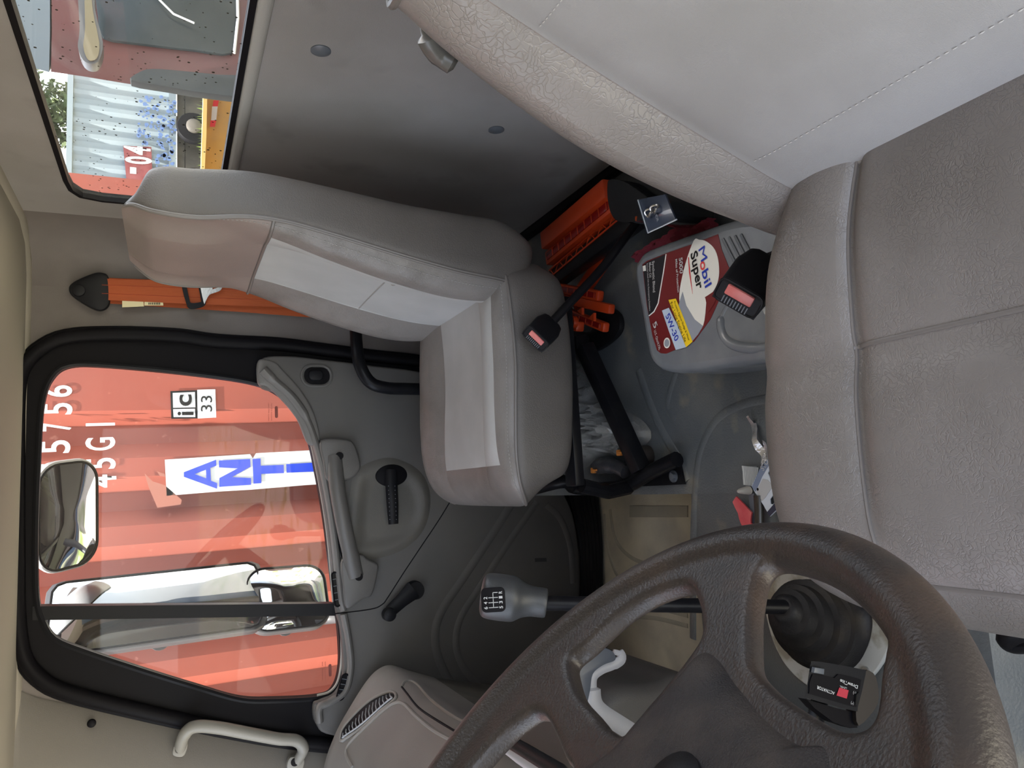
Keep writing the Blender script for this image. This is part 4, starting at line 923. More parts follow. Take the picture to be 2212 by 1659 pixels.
# wiring with orange clips
wr = thing('wiring_connector', 'dark wiring connector block with small orange clips beneath the passenger seat', 'connector', at(1310, 1015, Z=ZT))
m_tape = mat('wrapped loom tape', (.045, .045, .05), .3, bump=.6, bscale=90)
bm = nb(); tube(bm, catmull([at(1285, 1010, Z=.262), at(1305, 1005, Z=.268), at(1330, 1008, Z=.266), at(1352, 1020, Z=.262)], 6), [.012]*3+[.017]*8+[.014]*8, 10); link_bm('taped_loom', bm, m_tape, wr)
m_oclip = mat('orange clip', (.62, .22, .04), .4)
for x, y in ((1284, 1016), (1340, 978)):
    bm = nb(); box(bm, at(x, y, Z=.275), (.012, .014, .012), None, .002); box(bm, at(x, y, Z=.285), (.004, .018, .004), None, .001); link_bm('orange_clip', bm, m_oclip, wr, 30)
bm = nb(); tube(bm, catmull([at(1340, 975, Z=.27), at(1352, 990, Z=.266), at(1350, 1010, Z=.262)], 5), .0025, 6); link_bm('wire', bm, m_black, wr)
# --- litter beside the driver seat
m_foil = mat('crinkled silver foil', (.62, .63, .65), .22, metal=.75, bump=.8, bscale=160)
def flat_litter(name, px, m, label, cat, Z=ZT+.004, th=.0012, curl=.004, seed=1, grp=None):
    bm = nb(); loop = ats(px, Z=Z); prism(bm, loop, (0, 0, th))
    bmesh.ops.triangulate(bm, faces=bm.faces); bmesh.ops.subdivide_edges(bm, edges=bm.edges, cuts=2, use_grid_fill=True)
    for v in bm.verts: v.co.z += curl*(.5+noise.noise(V(v.co.x*40+seed, v.co.y*40, seed)))
    return tag(link_bm(name, bm, m, None, 30), label, cat)
flat_litter('foil_strip', [(1618, 900), (1622, 898), (1630, 914), (1636, 914), (1644, 948), (1650, 968), (1654, 950), (1660, 955), (1664, 1000), (1652, 1006), (1646, 985), (1638, 972), (1632, 940), (1624, 925)], m_foil, 'torn silver foil strip pointing away from the driver seat cushion', 'foil', curl=.008)
m_paper = mat('printed paper scrap', (.55, .58, .58), .7)
ps1 = flat_litter('paper_scrap', [(1605, 1006), (1640, 1010), (1636, 1050), (1609, 1047)], m_paper, 'small square printed paper scrap with fine print on the tunnel mat', 'paper', curl=.003)
bm = nb()
for k in range(9): box(bm, at(1608+3.2*k+1.5, 1029, Z=ZT+.0105), (.032, .0009, .0004)) 
o = link_bm('fine_print', bm, m_grey, ps1, 0)
tc_ = thing('torn_package_card', 'torn blue and white package card with round hole beside the driver seat', 'card', at(1665, 1060, Z=ZT))
zk = ZT+.012; m_pblue = mat('slate blue card', (.20, .25, .36), .35); m_pwhite = mat('glossy pale card', (.62, .68, .76), .3); m_pnavy = mat('dark navy card', (.02, .03, .06), .3)
def pl(L): return ats(L, Z=zk)
plate('card', pl([(1625, 1050), (1642, 1015), (1662, 990), (1668, 1004), (1660, 1022), (1668, 1040), (1682, 1062), (1690, 1092), (1665, 1116), (1650, 1090), (1634, 1066)]), [pl([(1665, 1078), (1671, 1070), (1677, 1072), (1677, 1082), (1671, 1090), (1666, 1088)])], (0, 0, 1), .0015, m_pwhite, tc_, 0)
decal('blue_band', pl([(1626, 1052), (1642, 1015), (1662, 990), (1666, 1000), (1648, 1030), (1634, 1062)]), (0, 0, 1), m_pblue, tc_, .0017)
decal('navy_end', pl([(1659, 1106), (1684, 1076), (1690, 1090), (1664, 1116)]), (0, 0, 1), m_pnavy, tc_, .0017)
decal('white_flash', pl([(1636, 1060), (1650, 1034), (1660, 1036), (1672, 1050), (1655, 1075), (1648, 1082)]), (0, 0, 1), m_wvin, tc_, .0019)
text('card_print', 'STO', at(1657, 1013, Z=zk), at(1667, 997, Z=zk), (0, 0, 1), m_wvin, tc_, .009, .02, lift=.003) if False else text('card_print', 'STO', at(1652, 1018, Z=zk), at(1664, 997, Z=zk), (0, 0, 1), m_wvin, tc_, .0085, .02, lift=.003)
bm = nb(); disc(bm, at(1637, 1057, Z=zk+.002), (0, 0, 1), .0022, .0006, 12); link_bm('punch_hole', bm, m_ink, tc_, 0)
m_rplas = mat('red plastic shard', (.62, .075, .09), .4, col2=(.70, .14, .15), cscale=30)
flat_litter('red_plastic_shard', [(1590, 1084), (1596, 1072), (1612, 1088), (1629, 1107), (1628, 1130), (1645, 1138), (1645, 1146), (1616, 1152), (1602, 1120)], m_rplas, 'broken red plastic shard lying on the tunnel mat beside the wheel rim', 'shard', th=.003, curl=.004)
crumple('crumpled_wrapper', [(1610, 1052), (1620, 1050), (1626, 1060), (1622, 1068), (1610, 1066)], ZT+.004, .012, mat('clear wrapper', (.5, .47, .42), .3), 'tiny crumpled clear wrapper between paper scrap and red shard', 'wrapper', 5, 8)
bm = nb(); tube(bm, [at(1638, 1070, Z=ZT+.012), at(1640, 1100, Z=ZT+.012), at(1640, 1137, Z=ZT+.012)], .0075, 12)
tag(link_bm('black_marker', bm, mat('dark stained tube', (.035, .028, .022), .3, col3=(.5, .4, .08), c3scale=60, c3th=(.68, .72)), None), 'short dark stained tube beside the red plastic shard', 'tube')
flat_litter('grey_card_scrap', [(1618, 1068), (1632, 1066), (1634, 1136), (1630, 1136), (1624, 1106)], mat('slate scrap', (.10, .12, .15), .4), 'slate grey card scrap between the red shard and the dark tube', 'scrap', Z=ZT+.002, curl=.002)

# ================================================================== GEAR LEVER, BOOT
gl_ = thing('gear_lever', 'black gear lever with grey knob showing a shift pattern', 'gear lever', at(1810, 1375, Z=ZT))
p0 = V(-.190, .755, .36); kn0 = V(-.152, .868, .655); 
k0 = at(1180, 1303, Y=.875); k1 = at(1095, 1292, Y=.895); pa = at(1690, 1311, Y=.772)
bm = nb(); tube(bm, [pa+(pa-k0)*.02, pa, k0, k0+(k1-k0)*.3], .0095, 16); link_bm('shaft', bm, m_blackm, gl_)
ax = (k1-k0).normalized(); 
m_knob = mat('knob plastic', (.045, .048, .052), .38, bump=.15, bscale=900)
Rk = Vector(ax).to_track_quat('Z', 'X').to_matrix()
L = (at(1038, 1290, Y=.9)-k0).length
prof = [(-.004, .0125), (0, .0155), (.03, .0175), (.22, .018), (.36, .021), (.48, .0265), (.60, .0275), (.78, .0275), (.90, .0265), (.96, .0235), (.99, .017), (1.0, .006)]
pp = catmull([V(a*L, b, 0) for a, b in prof], 4)
bm = nb(); seg = 28; rings = []
for p in pp: rings.append([bm.verts.new(k0+ax*p.x+Rk@V(math.cos(2*PI*k/seg)*p.y*1.0, math.sin(2*PI*k/seg)*p.y*1.08, 0)) for k in range(seg)])
for A, B in zip(rings, rings[1:]):
    for k in range(seg): bm.faces.new((A[k], A[(k+1) % seg], B[(k+1) % seg], B[k]))
bm.faces.new(rings[-1]); bm.faces.new(rings[0][::-1]); kb = link_bm('knob', bm, m_knob, gl_, 50)
# shift pattern plate on the side of the knob that faces the driver's door
pc = at(1062, 1290, Y=.872); pn = (CAM-pc).normalized(); pn = (V(0, -1, .45)).normalized()
PX = V(1, 0, 0); PY = pn.cross(PX).normalized()
plc = k0+ax*L*.80+pn*.0268
bm = nb(); prism(bm, rrect(plc, PX, PY, .030, .030, .006), pn*.0022, .0008); ptl = link_bm('pattern_plate', bm, m_black, kb, 40)
def kp(x, y): return plc+PX*x+PY*y+pn*.0025
bm = nb()
for x in (-.009, -.003, .003): tube(bm, [kp(x, -.006), kp(x, .006)], .0005, 4)
tube(bm, [kp(.009, 0), kp(.009, -.006)], .0005, 4); tube(bm, [kp(-.009, 0), kp(.009, 0)], .0005, 4)
link_bm('pattern_line', bm, m_wvin, kb, 0) 
for s, x, y in (('1', .0015, -.0115), ('3', -.0045, -.0115), ('5', -.0105, -.0115), ('R', .0075, -.0115), ('2', .0015, .0075), ('4', -.0045, .0075), ('6', -.0105, .0075)):
    text('pattern_digit', s, kp(x, y), kp(x+.0030, y), pn, m_wvin, kb, .0042, .02)
# rubber boot: stacked leaning rings
bt = thing('gear_lever_boot', 'black rubber bellows boot on an off-white oval ring at the lever foot', 'boot', at(1800, 1365, Z=ZT))
bc0 = at(1795, 1362, Z=ZT+.006); bt1 = pa+V(0, 0, .0)
m_ring = mat('scuffed off-white ring', (.50, .51, .49), .6, col2=(.30, .28, .23), cscale=30, cth=(.5, .62), bump=.2, bscale=80)
ring_o = catmull(ats([(1660, 1300), (1668, 1262), (1700, 1236), (1760, 1230), (1840, 1240), (1905, 1272), (1932, 1320), (1932, 1370), (1915, 1420), (1880, 1465), (1830, 1490), (1770, 1486), (1715, 1445), (1680, 1385)], Z=ZT+.004), 5, True)
cc = sum(ring_o, Vector())/len(ring_o)
ring_i = [cc+(p-cc)*.74 for p in ring_o]
plate('base_ring', ring_o, [ring_i], (0, 0, 1), .008, m_ring, bt, 40, bevel=.002)
m_boot = mat('boot rubber', (.018, .017, .018), .5, bump=.3, bscale=200, col2=(.04, .032, .024), cscale=14, cth=(.52, .7), spec=.25)
sec = [(0, .78), (.05, .77), (.08, .72), (.12, .67), (.30, .64), (.34, .64), (.36, .59), (.50, .55), (.54, .54), (.56, .46), (.68, .43), (.71, .42), (.73, .34), (.83, .31), (.86, .30), (.88, .22), (.96, .19), (1.0, .15), (1.01, .095)]
bm = nb(); rings = []; lean = bt1-cc
for t, s in sec:
    o = cc+V(lean.x*t**1.5, lean.y*t**1.5, lean.z*t); mix = t
    base = [(p-cc) for p in resample(ring_o, 48)]
    rings.append([])
    for i, q in enumerate(base):
        circ = V(q.x, q.y, 0).normalized()*.105; q2 = q.lerp(circ, min(1, t*2))*s
        tilt = lean.normalized(); q2 = q2-tilt*q2.dot(tilt)*min(1, t*1.3)
        rings[-1].append(bm.verts.new(o+q2))
for A, B in zip(rings, rings[1:]):
    for k in range(48): bm.faces.new((A[k], A[(k+1) % 48], B[(k+1) % 48], B[k]))
bm.faces.new(rings[-1]); link_bm('bellows', bm, m_boot, bt, 55)
for x, y in ((1712, 1413), (1872, 1448)):
    bm = nb(); disc(bm, at(x, y, Z=ZT+.012), (0, 0, 1), .005, .003, 14); link_bm('ring_screw', bm, m_chrome, bt)

# ================================================================== DASHBOARD
db = thing('dashboard', 'grey dashboard end with air vent below the front pillar', 'dashboard', (-.75, .9, .1))
dprof = [(-.470, .50), (-.445, .56), (-.425, .605), (-.428, .635), (-.45, .665), (-.50, .705), (-.56, .745), (-.64, .775), (-.80, .80), (-1.0, .81)]
dp = catmull([V(x, 0, z) for x, z in dprof], 5)
def dash_y(k, y): return
bm = nb(); rows = []
ys = [1.86, 1.852, 1.835, 1.81, 1.78]+[1.70-.1*i for i in range(17)]
for y in ys:
    e = max(0, min(1, (1.865-y)/.055)); e = math.sin(e*PI/2)
    rows.append([bm.verts.new(V(p.x-(1-e)*.05, y, p.z-(1-e)*.045)) for p in dp])
for R0, R1 in zip(rows, rows[1:]):
    for i in range(len(dp)-1): bm.faces.new((R0[i], R0[i+1], R1[i+1], R1[i]))
link_bm('dash_top', bm, m_dash, db, 60)
m_glove = mat('dirty dash lower', (.105, .098, .088), .6, bump=.3, bscale=700, col2=(.17, .158, .135), cscale=9)
bm = nb(); prism(bm, [V(-1.0, 1.84, .79), V(-.56, 1.84, .70), V(-.47, 1.84, .52), V(-.52, 1.84, .34), V(-.62, 1.84, .20), V(-1.0, 1.84, .20)], (0, -1.78, 0), .02); link_bm('lower_panel', bm, m_glove, db, 40)
# interpolation over the top: s along the profile, y
def dt(s, y, lift=0):
    x = s*(len(dp)-1); i = min(int(x), len(dp)-2); p = dp[i].lerp(dp[i+1], x-i); t = (dp[i+1]-dp[i]).normalized(); n_ = V(-t.z, 0, t.x); 
    if n_.z < 0: n_ = -n_
    return V(p.x, y, p.z)+n_*lift
def proj_top(x, y):     # pixel on the dash top
    best = None
    d = ray(x, y)
    for k in range(400):
        s = k/399; p = dt(s, 0); t = (p.z-CAM.z)/d.z if abs(d.z) > 1e-9 else 1e9; q = CAM+d*t; e = abs(q.x-p.x)
        if t > 0 and (best is None or e < best[0]): best = (e, s, q.y)
    return best[1], best[2]
def dpath(px, lift, n=6):
    sy = catmull([V(*proj_top(x, y), 0) for x, y in px], n); return [dt(q.x, q.y, lift) for q in sy]
m_dline = mat('dash moulding', (.28, .265, .24), .45, bump=.15, bscale=900)
bm = nb(); tube(bm, dpath([(762, 1659), (750, 1635), (752, 1612), (790, 1570), (850, 1520), (872, 1520), (900, 1548), (940, 1580), (990, 1608), (1040, 1640)], .0005), .0040, 8); link_bm('tray_lip', bm, m_dline, db)
bm = nb(); tube(bm, dpath([(868, 1484), (874, 1474), (890, 1472), (905, 1482), (930, 1510), (970, 1542), (1018, 1568)], .0005), .0035, 8); link_bm('tray_lip', bm, m_dline, db)
bm = nb(); tube(bm, dpath([(868, 1484), (880, 1500), (905, 1530), (950, 1560), (1000, 1590)], .0003), .0022, 6); link_bm('tray_groove', bm, m_black, db)
vn = dpath([(737, 1600), (741, 1578), (762, 1550), (795, 1518), (830, 1500), (848, 1496), (857, 1503), (850, 1516), (815, 1545), (775, 1578), (742, 1602)], .002, 4)
bm = nb(); tube(bm, vn, .0035, 8, True); vt = link_bm('air_vent', bm, m_dline, db)
bm = nb(); bm.faces.new([bm.verts.new(p) for p in vn]); r = bmesh.ops.extrude_face_region(bm, geom=list(bm.faces)); bmesh.ops.translate(bm, vec=(.0, 0, -.004), verts=[e for e in r['geom'] if isinstance(e, bmesh.types.BMVert)]); link_bm('vent_throat', bm, m_black, vt, 0)
m_slat = mat('vent slat grey', (.42, .44, .46), .4)
a0, a1 = dpath([(745, 1585), (800, 1528), (845, 1502)], .005, 10), dpath([(748, 1594), (806, 1548), (851, 1510)], .005, 10)
a0 = resample(a0, 15, False); a1 = resample(a1, 15, False)
for k in range(15):
    bm = nb(); tube(bm, [a0[k], (a0[k]+a1[k])/2+V(0, 0, .002), a1[k]], .0019, 6, flat=.6); link_bm('vent_slat', bm, m_slat, vt)
bm = nb(); tube(bm, dpath([(744, 1596), (778, 1571), (818, 1538), (851, 1511)], .005, 5), .0022, 6); link_bm('vent_rail', bm, m_slat, vt)
# centre console bulge below the dash
cn = None
cpx = catmull([V(-.315, 1.20, .43), V(-.31, 1.20, .38), V(-.335, 1.20, .33), V(-.38, 1.20, .29), V(-.46, 1.20, .25), V(-.62, 1.20, .25), V(-.62, 1.20, .58), V(-.46, 1.20, .60), V(-.36, 1.20, .56), V(-.31, 1.20, .50)], 5, True)
bm = nb(); prism(bm, cpx, (0, -.24, 0), .022, 4); cn = link_bm('centre_console', bm, m_dashd, db, 45)
m_lite = mat('pale console trim', (.40, .40, .42), .32, bump=.1, bscale=500)
bm = nb(); tube(bm, catmull(ats([(1325, 1408), (1338, 1412), (1342, 1424), (1325, 1436), (1300, 1446), (1282, 1462), (1280, 1490), (1284, 1520), (1300, 1540), (1340, 1566), (1372, 1586)], Y=.962), 6), [.004]*6+[.008]*12+[.007]*18+[.013]*25, 10, flat=.5, updir=(0, 1, 0)); link_bm('console_trim', bm, m_lite, db)
bm = nb(); prism(bm, catmull(ats([(1262, 1404), (1300, 1398), (1322, 1408), (1326, 1425), (1300, 1436), (1278, 1455), (1272, 1490), (1262, 1520), (1240, 1480)], Y=.955), 4, True), (0, -.004, 0), .001); link_bm('console_pocket', bm, mat('blue grey pocket', (.085, .095, .115), .35), db, 40)
# steering column shroud and indicator stalk
sc_ = thing('steering_column', 'grey steering column shroud with a black and silver stalk behind the wheel', 'steering column', (-.42, .37, .62))
WC = V(-.196, .386, .875); TH, PH = .834, .1
WN = V(math.sin(TH)*math.cos(PH), math.sin(TH)*math.sin(PH), math.cos(TH)); WA = V(.6737629, 0, -.7389476); WB = WN.cross(WA)
WA = WB.cross(WN).normalized()
bm = nb(); tube(bm, [WC-WN*.02, WC-WN*.06, WC-WN*.10, WC-WN*.20, WC-WN*.34], [.030, .040, .052, .062, .07], 20); link_bm('shroud', bm, m_dash, sc_)
st0 = WC-WN*.15; st1 = at(1040, 1572, P=WC-WN*.13, N=WN); st2 = at(1200, 1655, P=WC-WN*.13, N=WN)
bm = nb(); tube(bm, [at(1080, 1590, P=WC-WN*.10, N=WN), at(1135, 1622, P=WC-WN*.10, N=WN), at(1210, 1668, P=WC-WN*.10, N=WN), WC-WN*.10+WB*.03-WA*.01], [.0065, .007, .0075, .008], 12); link_bm('stalk', bm, m_blackp, sc_)
bm = nb(); tube(bm, [at(1078, 1602, P=WC-WN*.106, N=WN), at(1122, 1632, P=WC-WN*.106, N=WN), at(1178, 1668, P=WC-WN*.106, N=WN)], [.006, .0075, .008], 12); link_bm('stalk_sleeve', bm, m_lite, sc_)

# ================================================================== STEERING WHEEL
sw = thing('steering_wheel', 'worn brown-black four-spoke steering wheel in the foreground', 'steering wheel', WC)
def wp(x, y, h=0): return WC+WA*x+WB*y+WN*h
holeA = [(.081, .136), (.090, .145), (.104, .136), (.120, .128), (.136, .118), (.150, .104), (.160, .088), (.168, .066), (.166, .052), (.159, .041), (.147, .027), (.137, .019), (.128, .015), (.113, .018), (.099, .023), (.085, .028), (.067, .032), (.055, .036), (.055, .058), (.06, .08), (.067, .110)]
holeB = [(.019, .060), (.028, .083), (.038, .109), (.044, .13), (.042, .146), (.035, .154), (.015, .165), (-.02, .17), (-.06, .16), (-.11, .13), (-.12, .10), (-.08, .07), (-.03, .055)]
holeC = [(.12, -.044), (.135, -.032), (.151, -.022), (.16, -.018), (.17, -.014), (.178, -.013), (.186, -.018), (.189, -.028), (.188, -.042), (.186, -.058), (.18, -.08), (.172, -.097), (.165, -.110), (.156, -.120), (.143, -.124), (.128, -.128), (.115, -.133), (.105, -.134), (.100, -.128), (.098, -.118), (.100, -.105), (.105, -.083), (.110, -.066)]
holeE = [(-.08, -.03), (-.15, -.03), (-.165, -.06), (-.14, -.11), (-.10, -.145), (-.05, -.165), (-.02, -.15), (-.03, -.09), (-.05, -.05)]
cu = bpy.data.curves.new('t', 'CURVE'); cu.dimensions = '2D'; cu.fill_mode = 'BOTH'; cu.extrude = .004; cu.bevel_depth = .005; cu.bevel_resolution = 3
sp(cu, [(.205*math.cos(2*PI*k/120), .205*math.sin(2*PI*k/120)) for k in range(120)])
def grow(h, k):
    cx = sum(a for a, b in h)/len(h); cy_ = sum(b for a, b in h)/len(h); return [(cx+(a-cx)*k, cy_+(b-cy_)*k) for a, b in h]
holeA = grow(holeA, 1.07); holeC = [(a+.002, b) for a, b in grow(holeC, 1.17)]; holeB = grow(holeB, 1.05)
for h_ in (holeA, holeB, holeC, holeE): sp(cu, [(p.x, p.y) for p in catmull([V(a, b, 0) for a, b in h_], 5, True)])
me = curve_mesh(cu, V(1, 0, 0), V(0, 1, 0), V(0, 0, 1), V(0, 0, 0))
bm = nb(); bm.from_mesh(me); bpy.data.meshes.remove(me)
tube(bm, [V(.2085*math.cos(2*PI*k/160), .2085*math.sin(2*PI*k/160), 0) for k in range(160)], .0168, 18, True)
me = bpy.data.meshes.new('rim_and_spokes'); bm.to_mesh(me); bm.free()
o = bpy.data.objects.new('tmpw', me); COL.objects.link(o)
md = o.modifiers.new('r', 'REMESH'); md.mode = 'VOXEL'; md.voxel_size = .0022
ms = o.modifiers.new('s', 'SMOOTH'); ms.factor = .5; ms.iterations = 14
bpy.context.view_layer.update()
me2 = bpy.data.meshes.new_from_object(o.evaluated_get(bpy.context.evaluated_depsgraph_get())); bpy.data.objects.remove(o)
for v in me2.vertices:
    c = v.co.copy(); r_ = math.hypot(c.x, c.y); dz = -.012*max(0, min(1, (.19-r_)/.10))
    v.co = wp(c.x, c.y, c.z+dz)
me2.name = 'rim_and_spokes'; link_me('rim_and_spokes', me2, m_wheel, sw, 80)
padl = [(.134, .008), (.118, .013), (.098, .019), (.07, .028), (.045, .034), (.018, .052), (-.01, .058), (-.045, .052), (-.075, .03), (-.08, 0), (-.075, -.04), (-.045, -.07), (-.01, -.10), (.02, -.14), (.05, -.172), (.08, -.168), (.10, -.150), (.094, -.125), (.096, -.10), (.102, -.075), (.110, -.055), (.118, -.036), (.131, -.012)]
pl_ = [wp(p.x, p.y) for p in catmull([V(a, b, 0) for a, b in padl], 5, True)]
pc_ = wp(.03, -.02)
bm = nb(); rows = []
for k in range(14):
    t = k/13; s = 1-.92*t**1.4; h = -.014+.018*math.sin(min(1, t*2.2)*PI/2)+.004*t
    rows.append([bm.verts.new(pc_+(p-pc_)*s+WN*h) for p in pl_])
for R0, R1 in zip(rows, rows[1:]):
    for i in range(len(pl_)): bm.faces.new((R0[i], R0[(i+1) % len(pl_)], R1[(i+1) % len(pl_)], R1[i]))
bm.faces.new(rows[-1]); 
for f in bm.faces:
    f.normal_update()
    if f.normal.dot(WN) < 0: f.normal_flip()
me = bpy.data.meshes.new('horn_pad'); bm.to_mesh(me); bm.free(); hp = link_me('horn_pad', me, m_pad, sw, 80)
bm = nb(); disc(bm, at(1452, 1700, P=WC+WN*.008, N=WN), WN, .019, .003, 32, .003); link_bm('centre_badge', bm, m_blackp, hp)
# brake controller bolted under the dash
bk = thing('brake_controller', 'small black trailer brake controller box with a red level window seen through the wheel', 'brake controller', at(1810, 1500, Y=.60))
f0 = [at(1749, 1449, Y=.60), at(1868, 1470, Y=.60), at(1848, 1540, Y=.60), at(1740, 1507, Y=.60)]
# front face in its own plane: right edge, up edge
O_ = f0[3]; 
bm = nb(); prism(bm, catmull(ats([(1752, 1432), (1757, 1428), (1800, 1434), (1862, 1446), (1870, 1456), (1853, 1528), (1848, 1536), (1800, 1524), (1744, 1508), (1741, 1500), (1748, 1450)], Y=.60), 2, True), (-.008, .022, -.022), .0); bd = link_bm('housing', bm, m_blackp, bk, 25)
bm = nb(); prism(bm, catmull(ats([(1868, 1452), (1880, 1450), (1892, 1462), (1898, 1495), (1896, 1520), (1880, 1545), (1855, 1568), (1849, 1540), (1856, 1505)], Y=.603), 2, True), (-.004, .02, -.006), .002); link_bm('end_cheek', bm, mat('brown black plastic', (.028, .022, .018), .45), bk, 30)
bm = nb(); prism(bm, ats([(1742, 1510), (1800, 1528), (1848, 1540), (1852, 1572), (1836, 1573), (1800, 1560), (1760, 1530)], Y=.61), (-.004, .02, -.006), .003); link_bm('underside', bm, m_black, bk, 30)
NF = V(0, -1, 0)
decal('face_panel', catmull(ats([(1753, 1456), (1800, 1464), (1808, 1456), (1852, 1466), (1857, 1474), (1848, 1520), (1843, 1526), (1800, 1514), (1750, 1499), (1746, 1494)], Y=.60), 2, True), NF, m_black, bk, .0012)
decal('level_window', ats([(1809, 1484), (1829, 1490), (1825, 1508), (1803, 1501)], Y=.60), NF, mat('red window', (.42, .03, .05), .3), bk, .0022)
def bt_(s, a, b, h, bold=.0): text('face_print', s, at(*a, Y=.60), at(*b, Y=.60), NF, m_wvin, bk, h, bold, lift=.002)
bt_('DrawTite', (1850, 1480), (1812, 1466), .0034, .02); bt_('ACTIVATOR', (1800, 1494), (1762, 1480), .0030, .02); bt_('LEVEL', (1826, 1484), (1811, 1480), .0018); bt_('(-)', (1846, 1495), (1840, 1493), .0028); bt_('(+)', (1841, 1517), (1835, 1515), .0028)
bm = nb(); prism(bm, ats([(1852, 1494), (1850, 1522), (1845, 1520), (1847, 1500)], Y=.598), (0, -.002, 0)); link_bm('thumb_wheel', bm, m_ink, bk, 0)
bm = nb(); prism(bm, ats([(1754, 1440), (1775, 1443), (1774, 1456), (1752, 1452)], Y=.5985), (0, -.004, 0), .001); link_bm('push_button', bm, m_stud, bk, 30)
bm = nb(); a = at(1800, 1500, Y=.62); tube(bm, [a+V(-.01, .02, 0), a+V(-.08, .03, .02), V(-.455, .64, .52)], .006, 8, flat=2); link_bm('mounting_bracket', bm, m_blackm, bk)

# ================================================================== OUTSIDE
ZG = -1.05
def ground_mat():
    return mat('dusty ground', (.47, .42, .36), .95, col2=(.38, .34, .28), cscale=.5, col3=(.16, .20, .06), c3scale=1.3, c3th=(.52, .60), bump=.6, bscale=6)
bm = nb(); v = [bm.verts.new(p) for p in (V(-60, -60, ZG), V(60, -60, ZG), V(60, 12, ZG), V(-60, 12, ZG))]; bm.faces.new(v)
v2 = [bm.verts.new(p) for p in (V(60, 14.5, .32), V(-60, 14.5, .32), V(60, 60, .32), V(-60, 60, .32))]
bm.faces.new((v[3], v[2], v2[0], v2[1])); bm.faces.new((v2[1], v2[0], v2[2], v2[3]))
g = struct(link_bm('floor_yard', bm, ground_mat(), None, 0)); g.name = 'ground'
# --- near container on its trailer
YC = 2.95
def container(name, label, m, x0, x1, z0, z1, y, depth, pitch, d, group=None, phase=0, face=-1):
    t = thing(name, label, 'container', ((x0+x1)/2, y, z0)); bm = nb(); n = int((x1-x0)/pitch)+1
    pr = []
    for k in range(n+1):
        b = x1-phase-k*pitch
        for f, q in ((0, 0), (.28, 0), (.5, 1), (.78, 1)): pr.append((b-f*pitch, q*d))
    pr = [(x, q) for x, q in pr if x0+.05 < x < x1-.05]
    pr.reverse(); pr = [(x0+.05, 0)]+pr+[(x1-.05, 0)]
    A = [bm.verts.new(V(x, y+q, z0+.12)) for x, q in pr]; B = [bm.verts.new(V(x, y+q, z1-.08)) for x, q in pr]
    for i in range(len(pr)-1): bm.faces.new((A[i], A[i+1], B[i+1], B[i]))
    link_bm('corrugated_side', bm, m, t, 20)
    bm = nb(); box(bm, V((x0+x1)/2, y, z1-.04), (x1-x0, .08, .10)); link_bm('top_rail', bm, m, t, 0)
    bm = nb(); box(bm, V((x0+x1)/2, y, z0+.07), (x1-x0, .08, .14)); link_bm('bottom_rail', bm, m, t, 0)
    for x in (x0, x1): bm = nb(); box(bm, V(x, y+.04, (z0+z1)/2), (.10, .12, z1-z0)); link_bm('corner_post', bm, m, t, 0)
    bm = nb(); box(bm, V((x0+x1)/2, y+depth/2+.06, (z0+z1)/2), (x1-x0, depth-.08, z1-z0-.02)); link_bm('body', bm, m, t, 0)
    return t
c1 = container('shipping_container', 'faded red corrugated shipping container parked close outside the passenger window', m_cont, -9.0, 1.13, -.05, 2.85, YC, 2.4, .236, .048, phase=.74-.0)
NY = V(0, -1, 0); YT = YC-.003
def cy(x, y, Y=YT): return at(x, y, Y=Y)
def ctext(s, a, b, m, h, bold=.015, name='lettering', Y=YT): 
    p, q = cy(*a, Y=Y), cy(*b, Y=Y); text(name, s, p, q, NY, m, c1, h, bold, lift=.001)
rowh = (cy(92, 850)-cy(154, 850)).length
def digits(lst, x, h):
    for s, y0, y1 in lst: ctext(s, (x, y0), (x, y1), m_white, h)
digits([('6', 857, 832)], 154, rowh); digits([('5', 895, 870)], 154.5, rowh); digits([('7', 930, 912)], 152, rowh); digits([('5', 978, 950)], 150, rowh); digits([('5', 1022, 998)], 148, rowh)
rh2 = (cy(186, 915)-cy(247, 915)).length
digits([('1', 919, 913)], 247, rh2); digits([('G', 972, 944)], 247, rh2); digits([('5', 1012, 988)], 248, rh2); digits([('4', 1052, 1024)], 250, rh2)
def cloop(l, Y=YT): return [cy(x, y, Y) for x, y in l]
bd = decal('sticker', cloop([(368, 845), (426, 843), (427, 904), (370, 905)]), NY, m_ink, c1, .001)
decal('sticker_field', cloop([(373, 849), (421, 847), (422, 880), (374, 881)]), NY, m_wvin, c1, .002)
decal('sticker_field', cloop([(374, 884), (421, 883), (422, 901), (375, 901)]), NY, m_wvin, c1, .002)
decal('sticker', cloop([(426, 842), (465, 841), (467, 902), (427, 904)]), NY, m_wvin, c1, .001)
ctext('i', (417, 897), (417, 889), m_ink, (cy(378, 890)-cy(417, 890)).length*.9, .02, Y=YT-.003); ctext('c', (413, 877), (413, 852), m_ink, (cy(378, 890)-cy(417, 890)).length*.95, .02, Y=YT-.003)
ctext('33', (458, 889), (458, 855), m_ink, (cy(434, 870)-cy(458, 870)).length, .0, Y=YT-.002)
bn = decal('banner', cloop([(356, 993), (540, 981), (546, 990), (553, 979), (760, 968), (780, 1040), (660, 1048), (540, 1058), (470, 1062), (360, 1071)]), NY, m_wvin, c1, .001)
def zz(l): return [at(a/2.765, 700+b/2.765, Y=YT-.003) for a, b in l]
plate('letter_a', zz([(1098, 885), (1290, 810), (1292, 846), (1256, 859), (1260, 936), (1297, 950), (1297, 984), (1098, 912)]), [zz([(1162, 896), (1230, 870), (1232, 922)])], NY, .0005, m_blue, c1, 0)
